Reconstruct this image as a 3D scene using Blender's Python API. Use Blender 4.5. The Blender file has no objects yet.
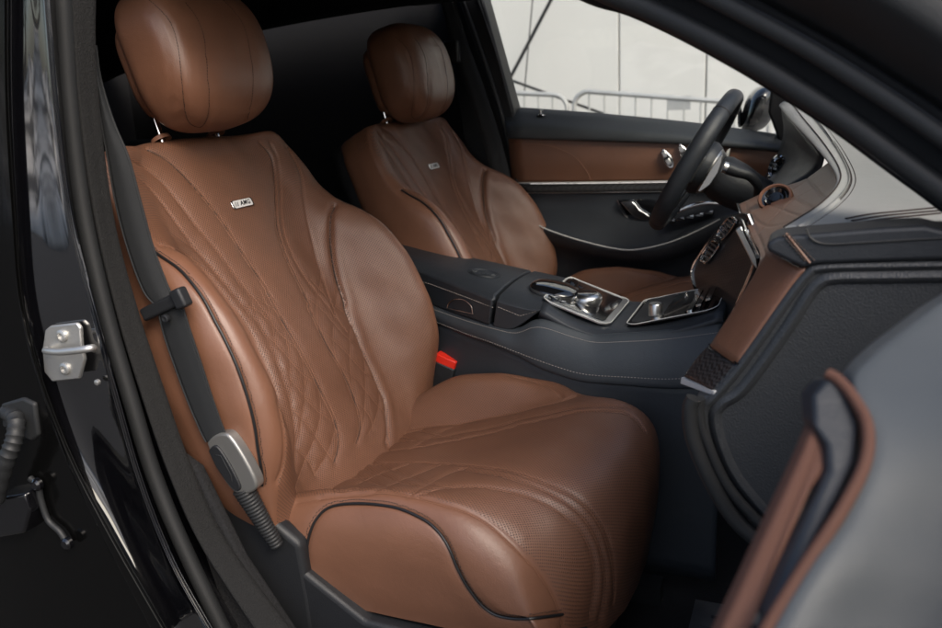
import bpy, bmesh, math, random
import numpy as np
from mathutils import Vector, Matrix
from mathutils.bvhtree import BVHTree
random.seed(7); np.random.seed(7)
S = bpy.context.scene
COL = S.collection
# ------------------------------------------------------------------ camera
CO = np.array([.68, -1.55, 1.10]); FPX = 820.0
_y, _p, _r = math.radians(-23), math.radians(15.2), math.radians(-3)
CF = np.array([math.sin(_y)*math.cos(_p), math.cos(_y)*math.cos(_p), -math.sin(_p)])
_R = np.cross(CF, [0, 0, 1]); _R /= np.linalg.norm(_R); _U = np.cross(_R, CF)
CR = _R*math.cos(_r)+_U*math.sin(_r); CU = -_R*math.sin(_r)+_U*math.cos(_r)
cd = bpy.data.cameras.new('camera'); cam = bpy.data.objects.new('camera', cd); COL.objects.link(cam)
M = Matrix([[CR[i], CU[i], -CF[i], CO[i]] for i in range(3)]+[[0, 0, 0, 1]])
cam.matrix_world = M
cd.sensor_width = 36; cd.lens = FPX/942*36; cd.clip_start = .02; cd.clip_end = 500
cd.dof.use_dof = True; cd.dof.focus_distance = 1.32; cd.dof.aperture_fstop = 5.6
S.camera = cam
# ------------------------------------------------------------------ light
W = bpy.data.worlds.new('World'); S.world = W; W.use_nodes = True
nt = W.node_tree; bg = nt.nodes['Background']
sky = nt.nodes.new('ShaderNodeTexSky'); sky.sky_type = 'NISHITA'; sky.sun_disc = False
SUN_EL, SUN_AZ = math.radians(42), math.radians(128)      # azimuth clockwise from +Y
sky.sun_elevation = SUN_EL; sky.sun_rotation = SUN_AZ
sky.air_density = 1.0; sky.dust_density = 4.0; sky.ozone_density = 1.0
nt.links.new(sky.outputs[0], bg.inputs[0]); bg.inputs[1].default_value = .15
sd = bpy.data.lights.new('sun', 'SUN'); sd.energy = 1.2; sd.angle = math.radians(25); sd.color = (1, .96, .9)
so = bpy.data.objects.new('sun', sd); COL.objects.link(so)
sdir = Vector((math.sin(SUN_AZ)*math.cos(SUN_EL), math.cos(SUN_AZ)*math.cos(SUN_EL), math.sin(SUN_EL)))
so.rotation_euler = sdir.to_track_quat('Z', 'Y').to_euler(); so.location = (3, -4, 5)
S.view_settings.view_transform = 'Standard'; S.view_settings.look = 'None'
S.view_settings.exposure = 0.65; S.view_settings.gamma = 1
# ------------------------------------------------------------------ helpers
def ray(px, py): return CF+CR*(px-471)/FPX-CU*(py-314)/FPX
def P(px, py, y=None, x=None, z=None, t=None):
    d = ray(px, py)
    if t is None:
        a, c = (1, y) if y is not None else ((0, x) if x is not None else (2, z))
        t = (c-CO[a])/d[a]
    return CO+d*t
def PY(pts, y): return [P(a, b, y=y) for a, b in pts]
def PYV(pts): return [P(a, b, y=c) for a, b, c in pts]
def cr1(a, n):
    """Catmull-Rom along axis 0, n samples per span"""
    a = np.asarray(a, float); e = np.concatenate([[2*a[0]-a[1]], a, [2*a[-1]-a[-2]]])
    out = []
    t = np.linspace(0, 1, n, endpoint=False).reshape((-1,)+(1,)*(a.ndim-1))
    for i in range(len(a)-1):
        p0, p1, p2, p3 = e[i:i+4]
        out.append(.5*(2*p1+(p2-p0)*t+(2*p0-5*p1+4*p2-p3)*t*t+(3*p1-p0-3*p2+p3)*t**3))
    return np.concatenate(out+[a[-1:]])
def smooth(pts, n=8): return cr1(pts, n)
def link(name, me, mat, parent=None, sm=True):
    o = bpy.data.objects.new(name, me); COL.objects.link(o)
    for m in (mat if isinstance(mat, (list, tuple)) else [mat]): me.materials.append(m)
    if sm: me.polygons.foreach_set('use_smooth', [True]*len(me.polygons))
    if parent: o.parent = parent
    return o
def mk(name, vs, fs, mat, parent=None, sm=True, uv=None):
    me = bpy.data.meshes.new(name); me.from_pydata([tuple(map(float, v)) for v in vs], [], fs)
    if uv is not None:
        l = me.uv_layers.new(name='UVMap'); li = np.zeros(len(me.loops), int); me.loops.foreach_get('vertex_index', li)
        l.data.foreach_set('uv', np.asarray(uv)[li].astype(np.float32).ravel())
    me.update()
    return link(name, me, mat, parent, sm)
def empty(name, loc=(0, 0, 0), parent=None):
    o = bpy.data.objects.new(name, None); COL.objects.link(o); o.location = loc; o.empty_display_size = .05
    if parent: o.parent = parent
    return o
def tag(o, label=None, cat=None, group=None, kind=None):
    for k, v in (('label', label), ('category', cat), ('group', group), ('kind', kind)):
        if v: o[k] = v
    return o
def bev(o, w, seg=3, ang=30):
    m = o.modifiers.new('bevel', 'BEVEL'); m.width = w; m.segments = seg; m.limit_method = 'ANGLE'; m.angle_limit = math.radians(ang)
    return o
def solid(o, t, off=1):
    m = o.modifiers.new('solid', 'SOLIDIFY'); m.thickness = t; m.offset = off; return o
class MB:
    def __init__(s): s.v = []; s.f = []
    def add(s, vs, fs):
        b = len(s.v); s.v += [tuple(map(float, v)) for v in vs]; s.f += [tuple(i+b for i in f) for f in fs]
    def tube(s, pts, r, n=10, cap=True, sc=None, up=(0, 0, 1)):
        """round or elliptical tube; r a number, list or (a,b) in the frame (side, up)"""
        pts = [np.asarray(p, float) for p in pts]; N = len(pts); rings = []
        pu = np.asarray(up, float)
        for i, p in enumerate(pts):
            d = pts[min(i+1, N-1)]-pts[max(i-1, 0)]; d = d/(np.linalg.norm(d)+1e-12)
            u = pu-d*(pu@d)
            if np.linalg.norm(u) < 1e-3: u = np.array([1, 0, 0])-d*d[0]
            u /= np.linalg.norm(u); pu = u if sc is None else pu
            sd_ = np.cross(d, u)
            ri = r[i] if isinstance(r, list) else r
            a, b = ri if isinstance(ri, tuple) else (ri, ri)
            for k in range(n):
                q = 2*math.pi*k/n
                rings.append(p+sd_*a*math.cos(q)+u*b*math.sin(q))
        fs = [(i*n+k, i*n+(k+1) % n, (i+1)*n+(k+1) % n, (i+1)*n+k) for i in range(N-1) for k in range(n)]
        if cap: fs += [tuple(reversed(range(n))), tuple(range((N-1)*n, N*n))]
        s.add(rings, fs); return s
    def sweep(s, pts, prof, up=(0, 0, 1), closed=False):
        """profile [(side,up)...] swept along pts"""
        pts = [np.asarray(p, float) for p in pts]; N = len(pts); n = len(prof); vs = []
        up = np.asarray(up, float)
        for i, p in enumerate(pts):
            if closed: d = pts[(i+1) % N]-pts[i-1]
            else: d = pts[min(i+1, N-1)]-pts[max(i-1, 0)]
            d = d/np.linalg.norm(d)
            u = up-d*(up@d); u /= np.linalg.norm(u); sd_ = np.cross(d, u)
            pr_ = prof[i] if isinstance(prof[0], list) else prof
            for a, b in pr_: vs.append(p+sd_*a+u*b)
        if isinstance(prof[0], list): n = len(prof[0])
        M_ = N if closed else N-1
        fs = [(i*n+k, i*n+(k+1) % n, ((i+1) % N)*n+(k+1) % n, ((i+1) % N)*n+k) for i in range(M_) for k in range(n)]
        if not closed: fs += [tuple(reversed(range(n))), tuple(range((N-1)*n, N*n))]
        s.add(vs, fs); return s
    def box(s, c, h, R=None):
        c = np.asarray(c, float); vs = []
        for i in (-1, 1):
            for j in (-1, 1):
                for k in (-1, 1):
                    q = np.array([i*h[0], j*h[1], k*h[2]])
                    vs.append(c+(R@q if R is not None else q))
        s.add(vs, [(0, 1, 3, 2), (4, 6, 7, 5), (0, 4, 5, 1), (2, 3, 7, 6), (0, 2, 6, 4), (1, 5, 7, 3)]); return s
    def prism(s, poly, ext):
        n = len(poly); poly = [np.asarray(p, float) for p in poly]; e = np.asarray(ext, float)
        s.add(poly+[p+e for p in poly], [tuple(range(n)), tuple(reversed(range(n, 2*n)))]+[(i, i+n, (i+1) % n+n, (i+1) % n) for i in range(n)])
        return s
    def lathe(s, prof, c, ax=(0, 0, 1), n=32, ang=None):
        ax = Vector(ax).normalized(); q = Vector((0, 0, 1)).rotation_difference(ax).to_matrix()
        vs = []; m = len(prof)
        for k in range(n):
            a = 2*math.pi*k/n
            for r, z in prof: vs.append(np.array(q@Vector((r*math.cos(a), r*math.sin(a), z)))+np.asarray(c, float))
        fs = [(k*m+j, ((k+1) % n)*m+j, ((k+1) % n)*m+j+1, k*m+j+1) for k in range(n) for j in range(m-1)]
        s.add(vs, fs); return s
    def build(s, name, mat, parent=None, sm=True):
        o = mk(name, s.v, s.f, mat, parent, sm)
        bm = bmesh.new(); bm.from_mesh(o.data); bmesh.ops.recalc_face_normals(bm, faces=bm.faces); bm.to_mesh(o.data); bm.free()
        if sm:
            for e in o.data.edges: pass
            try: o.data.set_sharp_from_angle(angle=math.radians(40))
            except Exception: pass
        return o
def patch(name, rows, mat, parent, nu=6, nv=6, thick=.004, off=-1, flip=False, uvs=1.0):
    """spline sheet through a net of points, given real thickness"""
    g = cr1(np.asarray(rows, float), nu); g = cr1(g.transpose(1, 0, 2), nv).transpose(1, 0, 2)
    return gridmesh(name, g, mat, parent, thick, off, flip)
def arcuv(g):
    du = np.linalg.norm(np.diff(g, axis=1), axis=2); dv = np.linalg.norm(np.diff(g, axis=0), axis=2)
    mid = g.shape[1]//2
    U = np.concatenate([np.zeros((g.shape[0], 1)), np.cumsum(du, 1)], 1); U -= U[:, mid:mid+1]
    V = np.concatenate([np.zeros((1, g.shape[1])), np.cumsum(dv, 0)], 0)
    return U, V
def gridmesh(name, g, mat, parent, thick=0, off=-1, flip=False, uvg=None):
    n, m, _ = g.shape
    idx = np.arange(n*m).reshape(n, m)
    f = np.stack([idx[:-1, :-1], idx[:-1, 1:], idx[1:, 1:], idx[1:, :-1]], -1).reshape(-1, 4)
    nn_ = gnormals(g); sgn_ = float(np.mean(np.sum(nn_*(CO-g), axis=2)))
    if thick and sgn_ < 0: f = f[:, ::-1]
    U, V = arcuv(g if uvg is None else uvg)
    o = mk(name, g.reshape(-1, 3), [tuple(map(int, q)) for q in f], mat, parent, True, np.stack([U.ravel(), V.ravel()], 1))
    if thick: solid(o, thick, off)
    return o
def gnormals(g):
    a = np.gradient(g, axis=1); b = np.gradient(g, axis=0); n = np.cross(a, b)
    return n/(np.linalg.norm(n, axis=2, keepdims=True)+1e-12)
def cast(bvh, pts2):
    """where sight lines through traced outline points meet a modelled surface"""
    out = []
    for a, b in pts2:
        d = Vector(ray(a, b)).normalized(); h = bvh.ray_cast(Vector(CO), d)
        if h[0] is not None: out.append(np.array(h[0]))
    return out
def dist_lines(pts, lines, step=.0012):
    """distance of every point to a set of 3-D polylines"""
    from mathutils.kdtree import KDTree
    q = []
    for L in lines:
        L = np.asarray(L)
        for a, b in zip(L[:-1], L[1:]):
            k = max(1, int(np.linalg.norm(b-a)/step))
            for i in range(k): q.append(a+(b-a)*i/k)
    kd = KDTree(len(q))
    for i, p in enumerate(q): kd.insert(p, i)
    kd.balance()
    return np.array([kd.find(p)[2] for p in pts])
def stitches(mb, bvh, line, off=0, r=.00055, L=.0036, gap=.0022, lift=.0004):
    """short threads lying on a surface along a 3-D polyline"""
    if len(line) < 3: return
    L3 = resample(line, .0015)
    if len(L3) < 4: return
    pos = 0; i = 0; per = max(2, int((L+gap)/.0015)); on = max(1, int(L/.0015))
    pts = []
    for k in range(len(L3)):
        t = L3[min(k+1, len(L3)-1)]-L3[max(k-1, 0)]
        h = bvh.find_nearest(Vector(L3[k]))
        nn = np.array(h[1]); s_ = np.cross(nn, t); s_ /= np.linalg.norm(s_)+1e-9
        q = L3[k]+s_*off; h = bvh.find_nearest(Vector(q))
        p0 = np.array(h[0]); nn = np.array(h[1])
        if nn@(CO-p0) < 0: nn = -nn
        pts.append(p0+nn*lift)
    for k in range(0, len(pts)-on, per):
        mb.tube(pts[k:k+on+1], r, n=4)
def resample(L, step):
    L = np.asarray(L, float); d = np.concatenate([[0], np.cumsum(np.linalg.norm(np.diff(L, axis=0), axis=1))])
    n = max(2, int(d[-1]/step)); t = np.linspace(0, d[-1], n)
    return np.stack([np.interp(t, d, L[:, i]) for i in range(3)], 1)
def bvh_of(g):
    n, m, _ = g.shape; idx = np.arange(n*m).reshape(n, m)
    f = np.stack([idx[:-1, :-1], idx[:-1, 1:], idx[1:, 1:], idx[1:, :-1]], -1).reshape(-1, 4)
    return BVHTree.FromPolygons([Vector(v) for v in g.reshape(-1, 3)], [tuple(map(int, q)) for q in f])
# ------------------------------------------------------------------ materials
def mat(name, col, rough=.5, metal=0, spec=.5, coat=0, bump=0, bscale=600, vary=0, coat_r=.05, sheen=0, perf=0, vscale=14, vcon=0):
    m = bpy.data.materials.new(name); m.use_nodes = True; n = m.node_tree; b = n.nodes['Principled BSDF']
    b.inputs['Base Color'].default_value = (*col, 1); b.inputs['Roughness'].default_value = rough
    b.inputs['Metallic'].default_value = metal; b.inputs['Specular IOR Level'].default_value = spec
    b.inputs['Coat Weight'].default_value = coat; b.inputs['Coat Roughness'].default_value = coat_r
    if sheen: b.inputs['Sheen Weight'].default_value = sheen
    tc = n.nodes.new('ShaderNodeTexCoord')
    last = None; colsock = None
    if vary:
        t = n.nodes.new('ShaderNodeTexNoise'); t.inputs['Scale'].default_value = vscale; t.inputs['Detail'].default_value = 5
        n.links.new(tc.outputs['Object'], t.inputs['Vector'])
        if vcon:
            mr = n.nodes.new('ShaderNodeMapRange'); mr.inputs[1].default_value = .5-.5/vcon; mr.inputs[2].default_value = .5+.5/vcon; n.links.new(t.outputs[0], mr.inputs[0]); t = mr
        mx = n.nodes.new('ShaderNodeMix'); mx.data_type = 'RGBA'
        mx.inputs[6].default_value = (*[c*(1-vary) for c in col], 1); mx.inputs[7].default_value = (*[min(1, c*(1+vary)) for c in col], 1)
        n.links.new(t.outputs[0], mx.inputs[0]); colsock = mx.outputs[2]
        rr = n.nodes.new('ShaderNodeMapRange'); rr.inputs[3].default_value = rough*.88; rr.inputs[4].default_value = min(1, rough*1.12)
        n.links.new(t.outputs[0], rr.inputs[0]); n.links.new(rr.outputs[0], b.inputs['Roughness'])
    if bump:
        v = n.nodes.new('ShaderNodeTexVoronoi'); v.inputs['Scale'].default_value = bscale
        n.links.new(tc.outputs['Object'], v.inputs['Vector'])
        t2 = n.nodes.new('ShaderNodeTexNoise'); t2.inputs['Scale'].default_value = bscale*.12; t2.inputs['Detail'].default_value = 6
        n.links.new(tc.outputs['Object'], t2.inputs['Vector'])
        ad = n.nodes.new('ShaderNodeMath'); ad.operation = 'ADD'
        n.links.new(v.outputs[0], ad.inputs[0]); n.links.new(t2.outputs[0], ad.inputs[1])
        bp = n.nodes.new('ShaderNodeBump'); bp.inputs['Strength'].default_value = bump; bp.inputs['Distance'].default_value = .0006
        n.links.new(ad.outputs[0], bp.inputs['Height']); last = bp
        if 'leather' in name:
            t3 = n.nodes.new('ShaderNodeTexNoise'); t3.inputs['Scale'].default_value = 26; t3.inputs['Detail'].default_value = 7; t3.inputs['Distortion'].default_value = 1.2; t3.inputs['Roughness'].default_value = .62
            n.links.new(tc.outputs['Object'], t3.inputs['Vector']); bp3 = n.nodes.new('ShaderNodeBump'); bp3.inputs['Strength'].default_value = .17; bp3.inputs['Distance'].default_value = .004
            n.links.new(t3.outputs[0], bp3.inputs['Height']); n.links.new(bp.outputs[0], bp3.inputs['Normal']); last = bp3
    if perf:
        # staggered pin holes, laid out in metres on the surface's own UV; where = attribute 'perf'
        uv = n.nodes.new('ShaderNodeUVMap'); uv.uv_map = 'UVMap'
        sx = n.nodes.new('ShaderNodeSeparateXYZ'); n.links.new(uv.outputs[0], sx.inputs[0])
        def ma(op, a, b_=None, c=None):
            q = n.nodes.new('ShaderNodeMath'); q.operation = op
            for i, s_ in enumerate((a, b_, c)):
                if s_ is None: continue
                if isinstance(s_, (int, float)): q.inputs[i].default_value = s_
                else: n.links.new(s_, q.inputs[i])
            return q.outputs[0]
        ax = ma('DIVIDE', sx.outputs[0], perf); ay = ma('DIVIDE', sx.outputs[1], perf)
        a1 = ma('ADD', ax, ay); a2 = ma('SUBTRACT', ax, ay)
        f1 = ma('SUBTRACT', ma('FRACT', a1), .5); f2 = ma('SUBTRACT', ma('FRACT', a2), .5)
        d = ma('SQRT', ma('ADD', ma('MULTIPLY', f1, f1), ma('MULTIPLY', f2, f2)))
        hole = n.nodes.new('ShaderNodeMapRange'); n.links.new(d, hole.inputs[0])
        hole.inputs[1].default_value = .16; hole.inputs[2].default_value = .34; hole.inputs[3].default_value = 1; hole.inputs[4].default_value = 0
        at = n.nodes.new('ShaderNodeAttribute'); at.attribute_name = 'perf'
        h = ma('MULTIPLY', hole.outputs[0], at.outputs['Fac'])
        mx2 = n.nodes.new('ShaderNodeMix'); mx2.data_type = 'RGBA'
        n.links.new(h, mx2.inputs[0]); n.links.new(colsock, mx2.inputs[6]) if colsock else None
        if not colsock: mx2.inputs[6].default_value = (*col, 1)
        mx2.inputs[7].default_value = (*[c*.18 for c in col], 1); colsock = mx2.outputs[2]
        inv = ma('SUBTRACT', 1, h)
        bp2 = n.nodes.new('ShaderNodeBump'); bp2.inputs['Strength'].default_value = .55; bp2.inputs['Distance'].default_value = .0007
        n.links.new(inv, bp2.inputs['Height'])
        if last: n.links.new(last.outputs[0], bp2.inputs['Normal'])
        last = bp2
    if last: n.links.new(last.outputs[0], b.inputs['Normal'])
    if colsock: n.links.new(colsock, b.inputs['Base Color'])
    return m
BR = (.188, .086, .050)
M_brown = mat('brown_leather', BR, .41, spec=.62, bump=.22, bscale=900, vary=.14, perf=.0054)
M_brown2 = mat('brown_leather_plain', BR, .38, spec=.65, bump=.3, bscale=900, vary=.14)
M_thread = mat('brown_thread', (.27, .135, .085), .7)
M_threadg = mat('grey_thread', (.34, .30, .27), .7)
M_threadk = mat('dark_thread', (.03, .018, .014), .7)
M_pipe = mat('black_piping', (.012, .012, .013), .4)
M_black = mat('black_leather', (.021, .024, .029), .46, bump=.3, bscale=800, vary=.08)
M_blue = mat('blue_black_leather', (.034, .040, .047), .48, bump=.25, bscale=800, vary=.08)
M_plast = mat('black_plastic', (.014, .015, .017), .5, bump=.35, bscale=700, vary=.1)
M_panel = mat('grained_plastic', (.034, .037, .041), .45, bump=.75, bscale=520, vary=.08)
M_rub = mat('black_rubber', (.016, .017, .018), .55, bump=.15, bscale=500, vary=.15)
M_paint = mat('gloss_black_paint', (.004, .004, .005), .12, coat=1, coat_r=.02)
for m_ in (M_paint,): m_.node_tree.nodes['Principled BSDF'].inputs['Coat IOR'].default_value = 1.5
M_piano = mat('piano_black', (.006, .006, .007), .08, coat=1, coat_r=.02)
M_chrome = mat('chrome', (.72, .72, .72), .10, metal=1)
M_satin = mat('satin_metal', (.66, .65, .63), .30, metal=1, vary=.05)
M_steel = mat('zinc_steel', (.62, .61, .58), .42, metal=.85, bump=.2, bscale=300, vary=.12)
M_cloth = mat('black_textile', (.009, .009, .009), .95, bump=1, bscale=420, vary=.7, vscale=420, vcon=3)
M_dash = mat('grey_dash_leather', (.36, .36, .345), .36, spec=.7, bump=.2, bscale=700, vary=.05)  # black leather; glare from sky and windscreen painted in as a pale base
M_lining = mat('grey_door_card', (.060, .068, .074), .5, spec=.5, bump=.25, bscale=800, vary=.08)  # sky sheen on the dark lining is put into the base grey
M_head = mat('dark_headliner', (.006, .006, .007), .9, bump=.3, bscale=700)
M_carpet = mat('black_carpet', (.009, .009, .010), .95, bump=1, bscale=300, vary=.7, vscale=300, vcon=3)
M_mat = mat('rubber_mat', (.06, .062, .066), .4, bump=.4, bscale=300, vary=.3)
M_red = mat('red_plastic', (.75, .03, .015), .35)
M_white = mat('badge_enamel', (.75, .75, .74), .3)
M_ink = mat('badge_ink', (.02, .02, .02), .4)
def weave(name, base, hi, sc, rough=.3, coat=.8, axis='Object'):
    m = bpy.data.materials.new(name); m.use_nodes = True; n = m.node_tree; b = n.nodes['Principled BSDF']
    b.inputs['Roughness'].default_value = rough; b.inputs['Coat Weight'].default_value = coat; b.inputs['Coat Roughness'].default_value = .05
    tc = n.nodes.new('ShaderNodeTexCoord'); ck = n.nodes.new('ShaderNodeTexChecker'); ck.inputs['Scale'].default_value = sc
    mp = n.nodes.new('ShaderNodeMapping'); mp.inputs['Rotation'].default_value = (.6, .5, .8)
    n.links.new(tc.outputs['Object'], mp.inputs[0]); n.links.new(mp.outputs[0], ck.inputs['Vector'])
    ck.inputs['Color1'].default_value = (*base, 1); ck.inputs['Color2'].default_value = (*hi, 1)
    n.links.new(ck.outputs[0], b.inputs['Base Color'])
    bp = n.nodes.new('ShaderNodeBump'); bp.inputs['Strength'].default_value = .5; bp.inputs['Distance'].default_value = .0008
    n.links.new(ck.outputs[1], bp.inputs['Height']); n.links.new(bp.outputs[0], b.inputs['Normal'])
    return m
M_carbon = weave('carbon_fibre', (.007, .007, .008), (.04, .04, .04), 250, .42, .12)
M_silver2 = mat('brushed_silver', (.30, .295, .28), .38, metal=.7, vary=.06)
M_silver = mat('silver_lacquer', (.58, .57, .54), .45)  # non-metal pale base paints in the bright reflections of chrome and metal trim
M_brown3 = mat('brown_hide_matt', (.105, .049, .034), .72, spec=.3, bump=.3, bscale=900, vary=.06)
def strapmat():
    m = mat('belt_webbing', (.013, .0145, .016), .8); n = m.node_tree; b = n.nodes['Principled BSDF']
    tc = n.nodes.new('ShaderNodeTexCoord'); w = n.nodes.new('ShaderNodeTexWave'); w.inputs['Scale'].default_value = 260; w.bands_direction = 'Z'
    n.links.new(tc.outputs['Object'], w.inputs[0]); bp = n.nodes.new('ShaderNodeBump'); bp.inputs['Strength'].default_value = .5; bp.inputs['Distance'].default_value = .0006
    n.links.new(w.outputs[0], bp.inputs['Height']); n.links.new(bp.outputs[0], b.inputs['Normal']); return m
M_strap = strapmat()
def glassmat(name, tint, refl=1.0):
    m = bpy.data.materials.new(name); m.use_nodes = True; n = m.node_tree; n.nodes.clear()
    o = n.nodes.new('ShaderNodeOutputMaterial'); mx = n.nodes.new('ShaderNodeMixShader'); tr = n.nodes.new('ShaderNodeBsdfTransparent')
    gl = n.nodes.new('ShaderNodeBsdfGlossy'); gl.inputs['Roughness'].default_value = .01; tr.inputs[0].default_value = (*tint, 1)
    fr = n.nodes.new('ShaderNodeFresnel'); fr.inputs[0].default_value = 1.45
    n.links.new(fr.outputs[0], mx.inputs[0]); n.links.new(tr.outputs[0], mx.inputs[1]); n.links.new(gl.outputs[0], mx.inputs[2]); n.links.new(mx.outputs[0], o.inputs[0])
    return m
M_glass = glassmat('window_glass', (.93, .95, .94))
# ------------------------------------------------------------------ the place outside
def plane_obj(name, x0, x1, y0, y1, z, m):
    o = mk(name, [(x0, y0, z), (x1, y0, z), (x1, y1, z), (x0, y1, z)], [(0, 1, 2, 3)], m, None, False); return tag(o, kind='structure')
M_ground = mat('grey_paving', (.035, .034, .032), .9, bump=.6, bscale=60, vary=.25)
plane_obj('ground', -150, 150, -150, 150, 0, M_ground)
M_wall = mat('cream_wall_panels', (.68, .67, .64), .8, bump=.05, bscale=30, vary=.10, vscale=.9)
WY = 5.2
root = empty('panelled_wall', (0, WY, 0)); tag(root, 'pale cream wall of tall flat panels behind the barriers', 'wall')
sx = [-7.0]+[float(P(a, b, y=WY)[0]) for a, b in ((529, 50), (619, 60), (706, 75))]+[3.6, 5.4]
sx[1] = sx[2]-1.15
mb = MB()
for a, b in zip(sx[:-1], sx[1:]): mb.box(((a+b)/2, .04, 2.1), ((b-a)/2-.006, .04, 2.1))
w = mb.build('wall_panel', M_wall, root, False); bev(w, .004, 2)
w = MB().box((-.8, .12, 2.05), (6.2, .035, 2.05)).build('wall_core', M_head, root, False)
# diagonal dark brace and its lower stay
mb = MB(); mb.tube([P(554, -6, y=4.9), P(508, 82, y=4.9)], .014).tube([P(508, 79, y=4.88), P(618, 119, y=4.88)], .011).tube([P(533, -6, y=4.95), P(524, 96, y=4.95)], .005)
o = mb.build('brace', M_rub, None); tag(o, 'dark diagonal brace and stay rods leaning in front of the cream wall', 'brace')
M_galv = mat('galvanised_tube', (.46, .46, .45), .5, metal=.35, vary=.1)
def barrier(pa, pb, y, cl, label):
    a = P(*pa, y=y); b = P(*pb, y=y); t = empty('crowd_barrier', (float(a[0]), y, 0))
    tag(t, label, 'barrier', 'crowd barriers in front of the wall')
    a = a-np.array([a[0], y, 0]); b = b-np.array([P(*pa, y=y)[0], y, 0]); L = b[0]; za, zb = a[2], b[2]
    r = .10; pts = []
    pts += [(0, 0, .12), (0, 0, za-r)]+[(r-r*math.cos(k*math.pi/12), 0, za-r+r*math.sin(k*math.pi/12)) for k in range(1, 7)]
    pts += [(L-r+r*math.sin(k*math.pi/12), 0, zb-r+r*math.cos(k*math.pi/12)) for k in range(0, 7)]+[(L, 0, .12), (0, 0, .12)]
    MB().tube(pts, .017, n=8).build('frame', M_galv, t)
    m2 = MB(); n = int(L/.105)
    for k in range(1, n): x = L*k/n; z = za+(zb-za)*k/n; m2.tube([(x, 0, .12), (x, 0, z)], .007, n=6)
    m2.build('bars', M_galv, t)
    for x in (.25, L-.25): MB().box((x, 0, .07), (.02, .02, .07)).box((x, 0, .008), (.03, .28, .008)).build('foot', M_galv, t)
    return t
barrier((430, 90), (567, 94), 4.2, 0, 'galvanised crowd barrier nearest the driver seat side, its rounded end by the gap')
t = barrier((574, 92), (770, 103), 4.2, 0, 'galvanised crowd barrier with a small blank plate, right of the gap')
q = P(679, 103, y=4.2)-np.array(t.location); m = MB().box(tuple(q), (.075, .006, .045)).build('plate', M_galv, t, False)
# ------------------------------------------------------------------ the car
car = empty('car'); tag(car, 'black car with brown leather interior, seen through its open front passenger door', 'car')
KX = (0, 0, 0)
# ---- body shell
def prof_roof():
    mb = MB()
    xs = [-1.75, -1.2, -.6, 0, .36]; zs = [1.22, 1.36, 1.42, 1.43, 1.39]
    rows = []
    for x, z in zip(xs, zs): rows.append([(x, yy, z-.06*abs(yy/.62)**3) for yy in (-.62, -.4, -.15, .15, .4, .62)])
    return rows
o = patch('roof', prof_roof(), [M_paint], car, 6, 5, .03, -1)
o = patch('headliner', [[(x, y, z-.034) for x, y, z in r] for r in prof_roof()], [M_head], car, 6, 5, .006, -1)
# rear cabin: bulkhead, rear bench, side blanking panels, floor
MB().box((-1.57, 0, .75), (.04, .80, .66)).build('rear_bulkhead', M_head, car, False)
rb = MB().box((-1.1, 0, .42), (.28, .66, .12)); rb.box((-1.38, 0, .72), (.08, .66, .28)); o = rb.build('rear_bench', M_cloth, car); bev(o, .05, 4)
MB().box((-.1, 0, .14), (1.6, .76, .02)).build('floor_carpet', M_carpet, car, False)
MB().box((-.98, -.76, .75), (.62, .03, .66)).build('rear_door_trim', M_head, car, False)  # near one added out of view to block light; that door is open
MB().box((-.92, .76, .75), (.69, .03, .66)).build('rear_door_trim', M_head, car, False)
MB().box((1.15, 0, .55), (.05, .74, .30)).build('firewall', M_head, car, False)
MB().box((.40, .80, .35), (.75, .02, .28)).build('door_skin', M_paint, car, False)
# sills
o = MB().box((.30, -.76, .20), (.75, .05, .10)).build('sill', M_paint, car); bev(o, .02, 3)
# hood & cowl in front of the windscreen
patch('bonnet', [[(1.15+dx, yy, .90-.10*dx-.03*abs(yy/.7)**2) for yy in (-.72, -.35, 0, .35, .72)] for dx in (0, .4, .8, 1.2)], [M_paint], car, 5, 5, .01)
# ------------------------------------------------------------------ seats
A = math.radians(27); CUSH_UP, CUSH_FW = .062, .03; SO = np.array([-.06, -.375, .51]); SV = np.array([-math.sin(A), 0, math.cos(A)]); SW = np.array([math.cos(A), 0, math.sin(A)])
def SL(u, v, w): return SO+np.array([0, u, 0])+SV*v+SW*w
seat = empty('front_seat', (0, 0, 0), car); seat['label'] = 'nearer brown leather front seat with the belt beside it'
def interp(v, tab): return float(np.interp(v, [t[0] for t in tab], [t[1] for t in tab]))
HW = [(-.06, .262), (0, .285), (.08, .297), (.2, .300), (.3, .297), (.36, .288), (.42, .270), (.48, .256), (.53, .246), (.56, .232), (.588, .208), (.60, .19)]
BO = [(-.06, .0), (0, .30), (.04, .60), (.09, .87), (.15, 1.0), (.22, 1.04), (.28, 1.0), (.33, .90), (.37, .72), (.41, .45), (.45, .26), (.52, .20), (.60, .16)]
def back_row(v, hw=None, wo=0, dv=0):
    h = hw or interp(v, HW); b = interp(v, BO)
    T = .10
    s = h/.295
    lum = .014*math.exp(-((v-.17)/.10)**2)
    c = [(-.20, -T), (-.275, -.075), (-.297, -.03), (-.300, .03*b+.0), (-.296, .085*b), (-.278, .114*b), (-.252, .114*b), (-.222, .078*b), (-.190, .030*b), (-.150, .004+lum*.4), (-.09, .008+lum), (0, .010+lum)]
    c = c+[(-a, q) for a, q in reversed(c[:-1])]
    return [SL(a*s, v+dv, q+wo) for a, q in c]
rows = [back_row(v) for v in (-.07, -.02, .03, .08, .13, .18, .23, .28, .33, .375, .415, .46, .51, .555, .588)]
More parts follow.
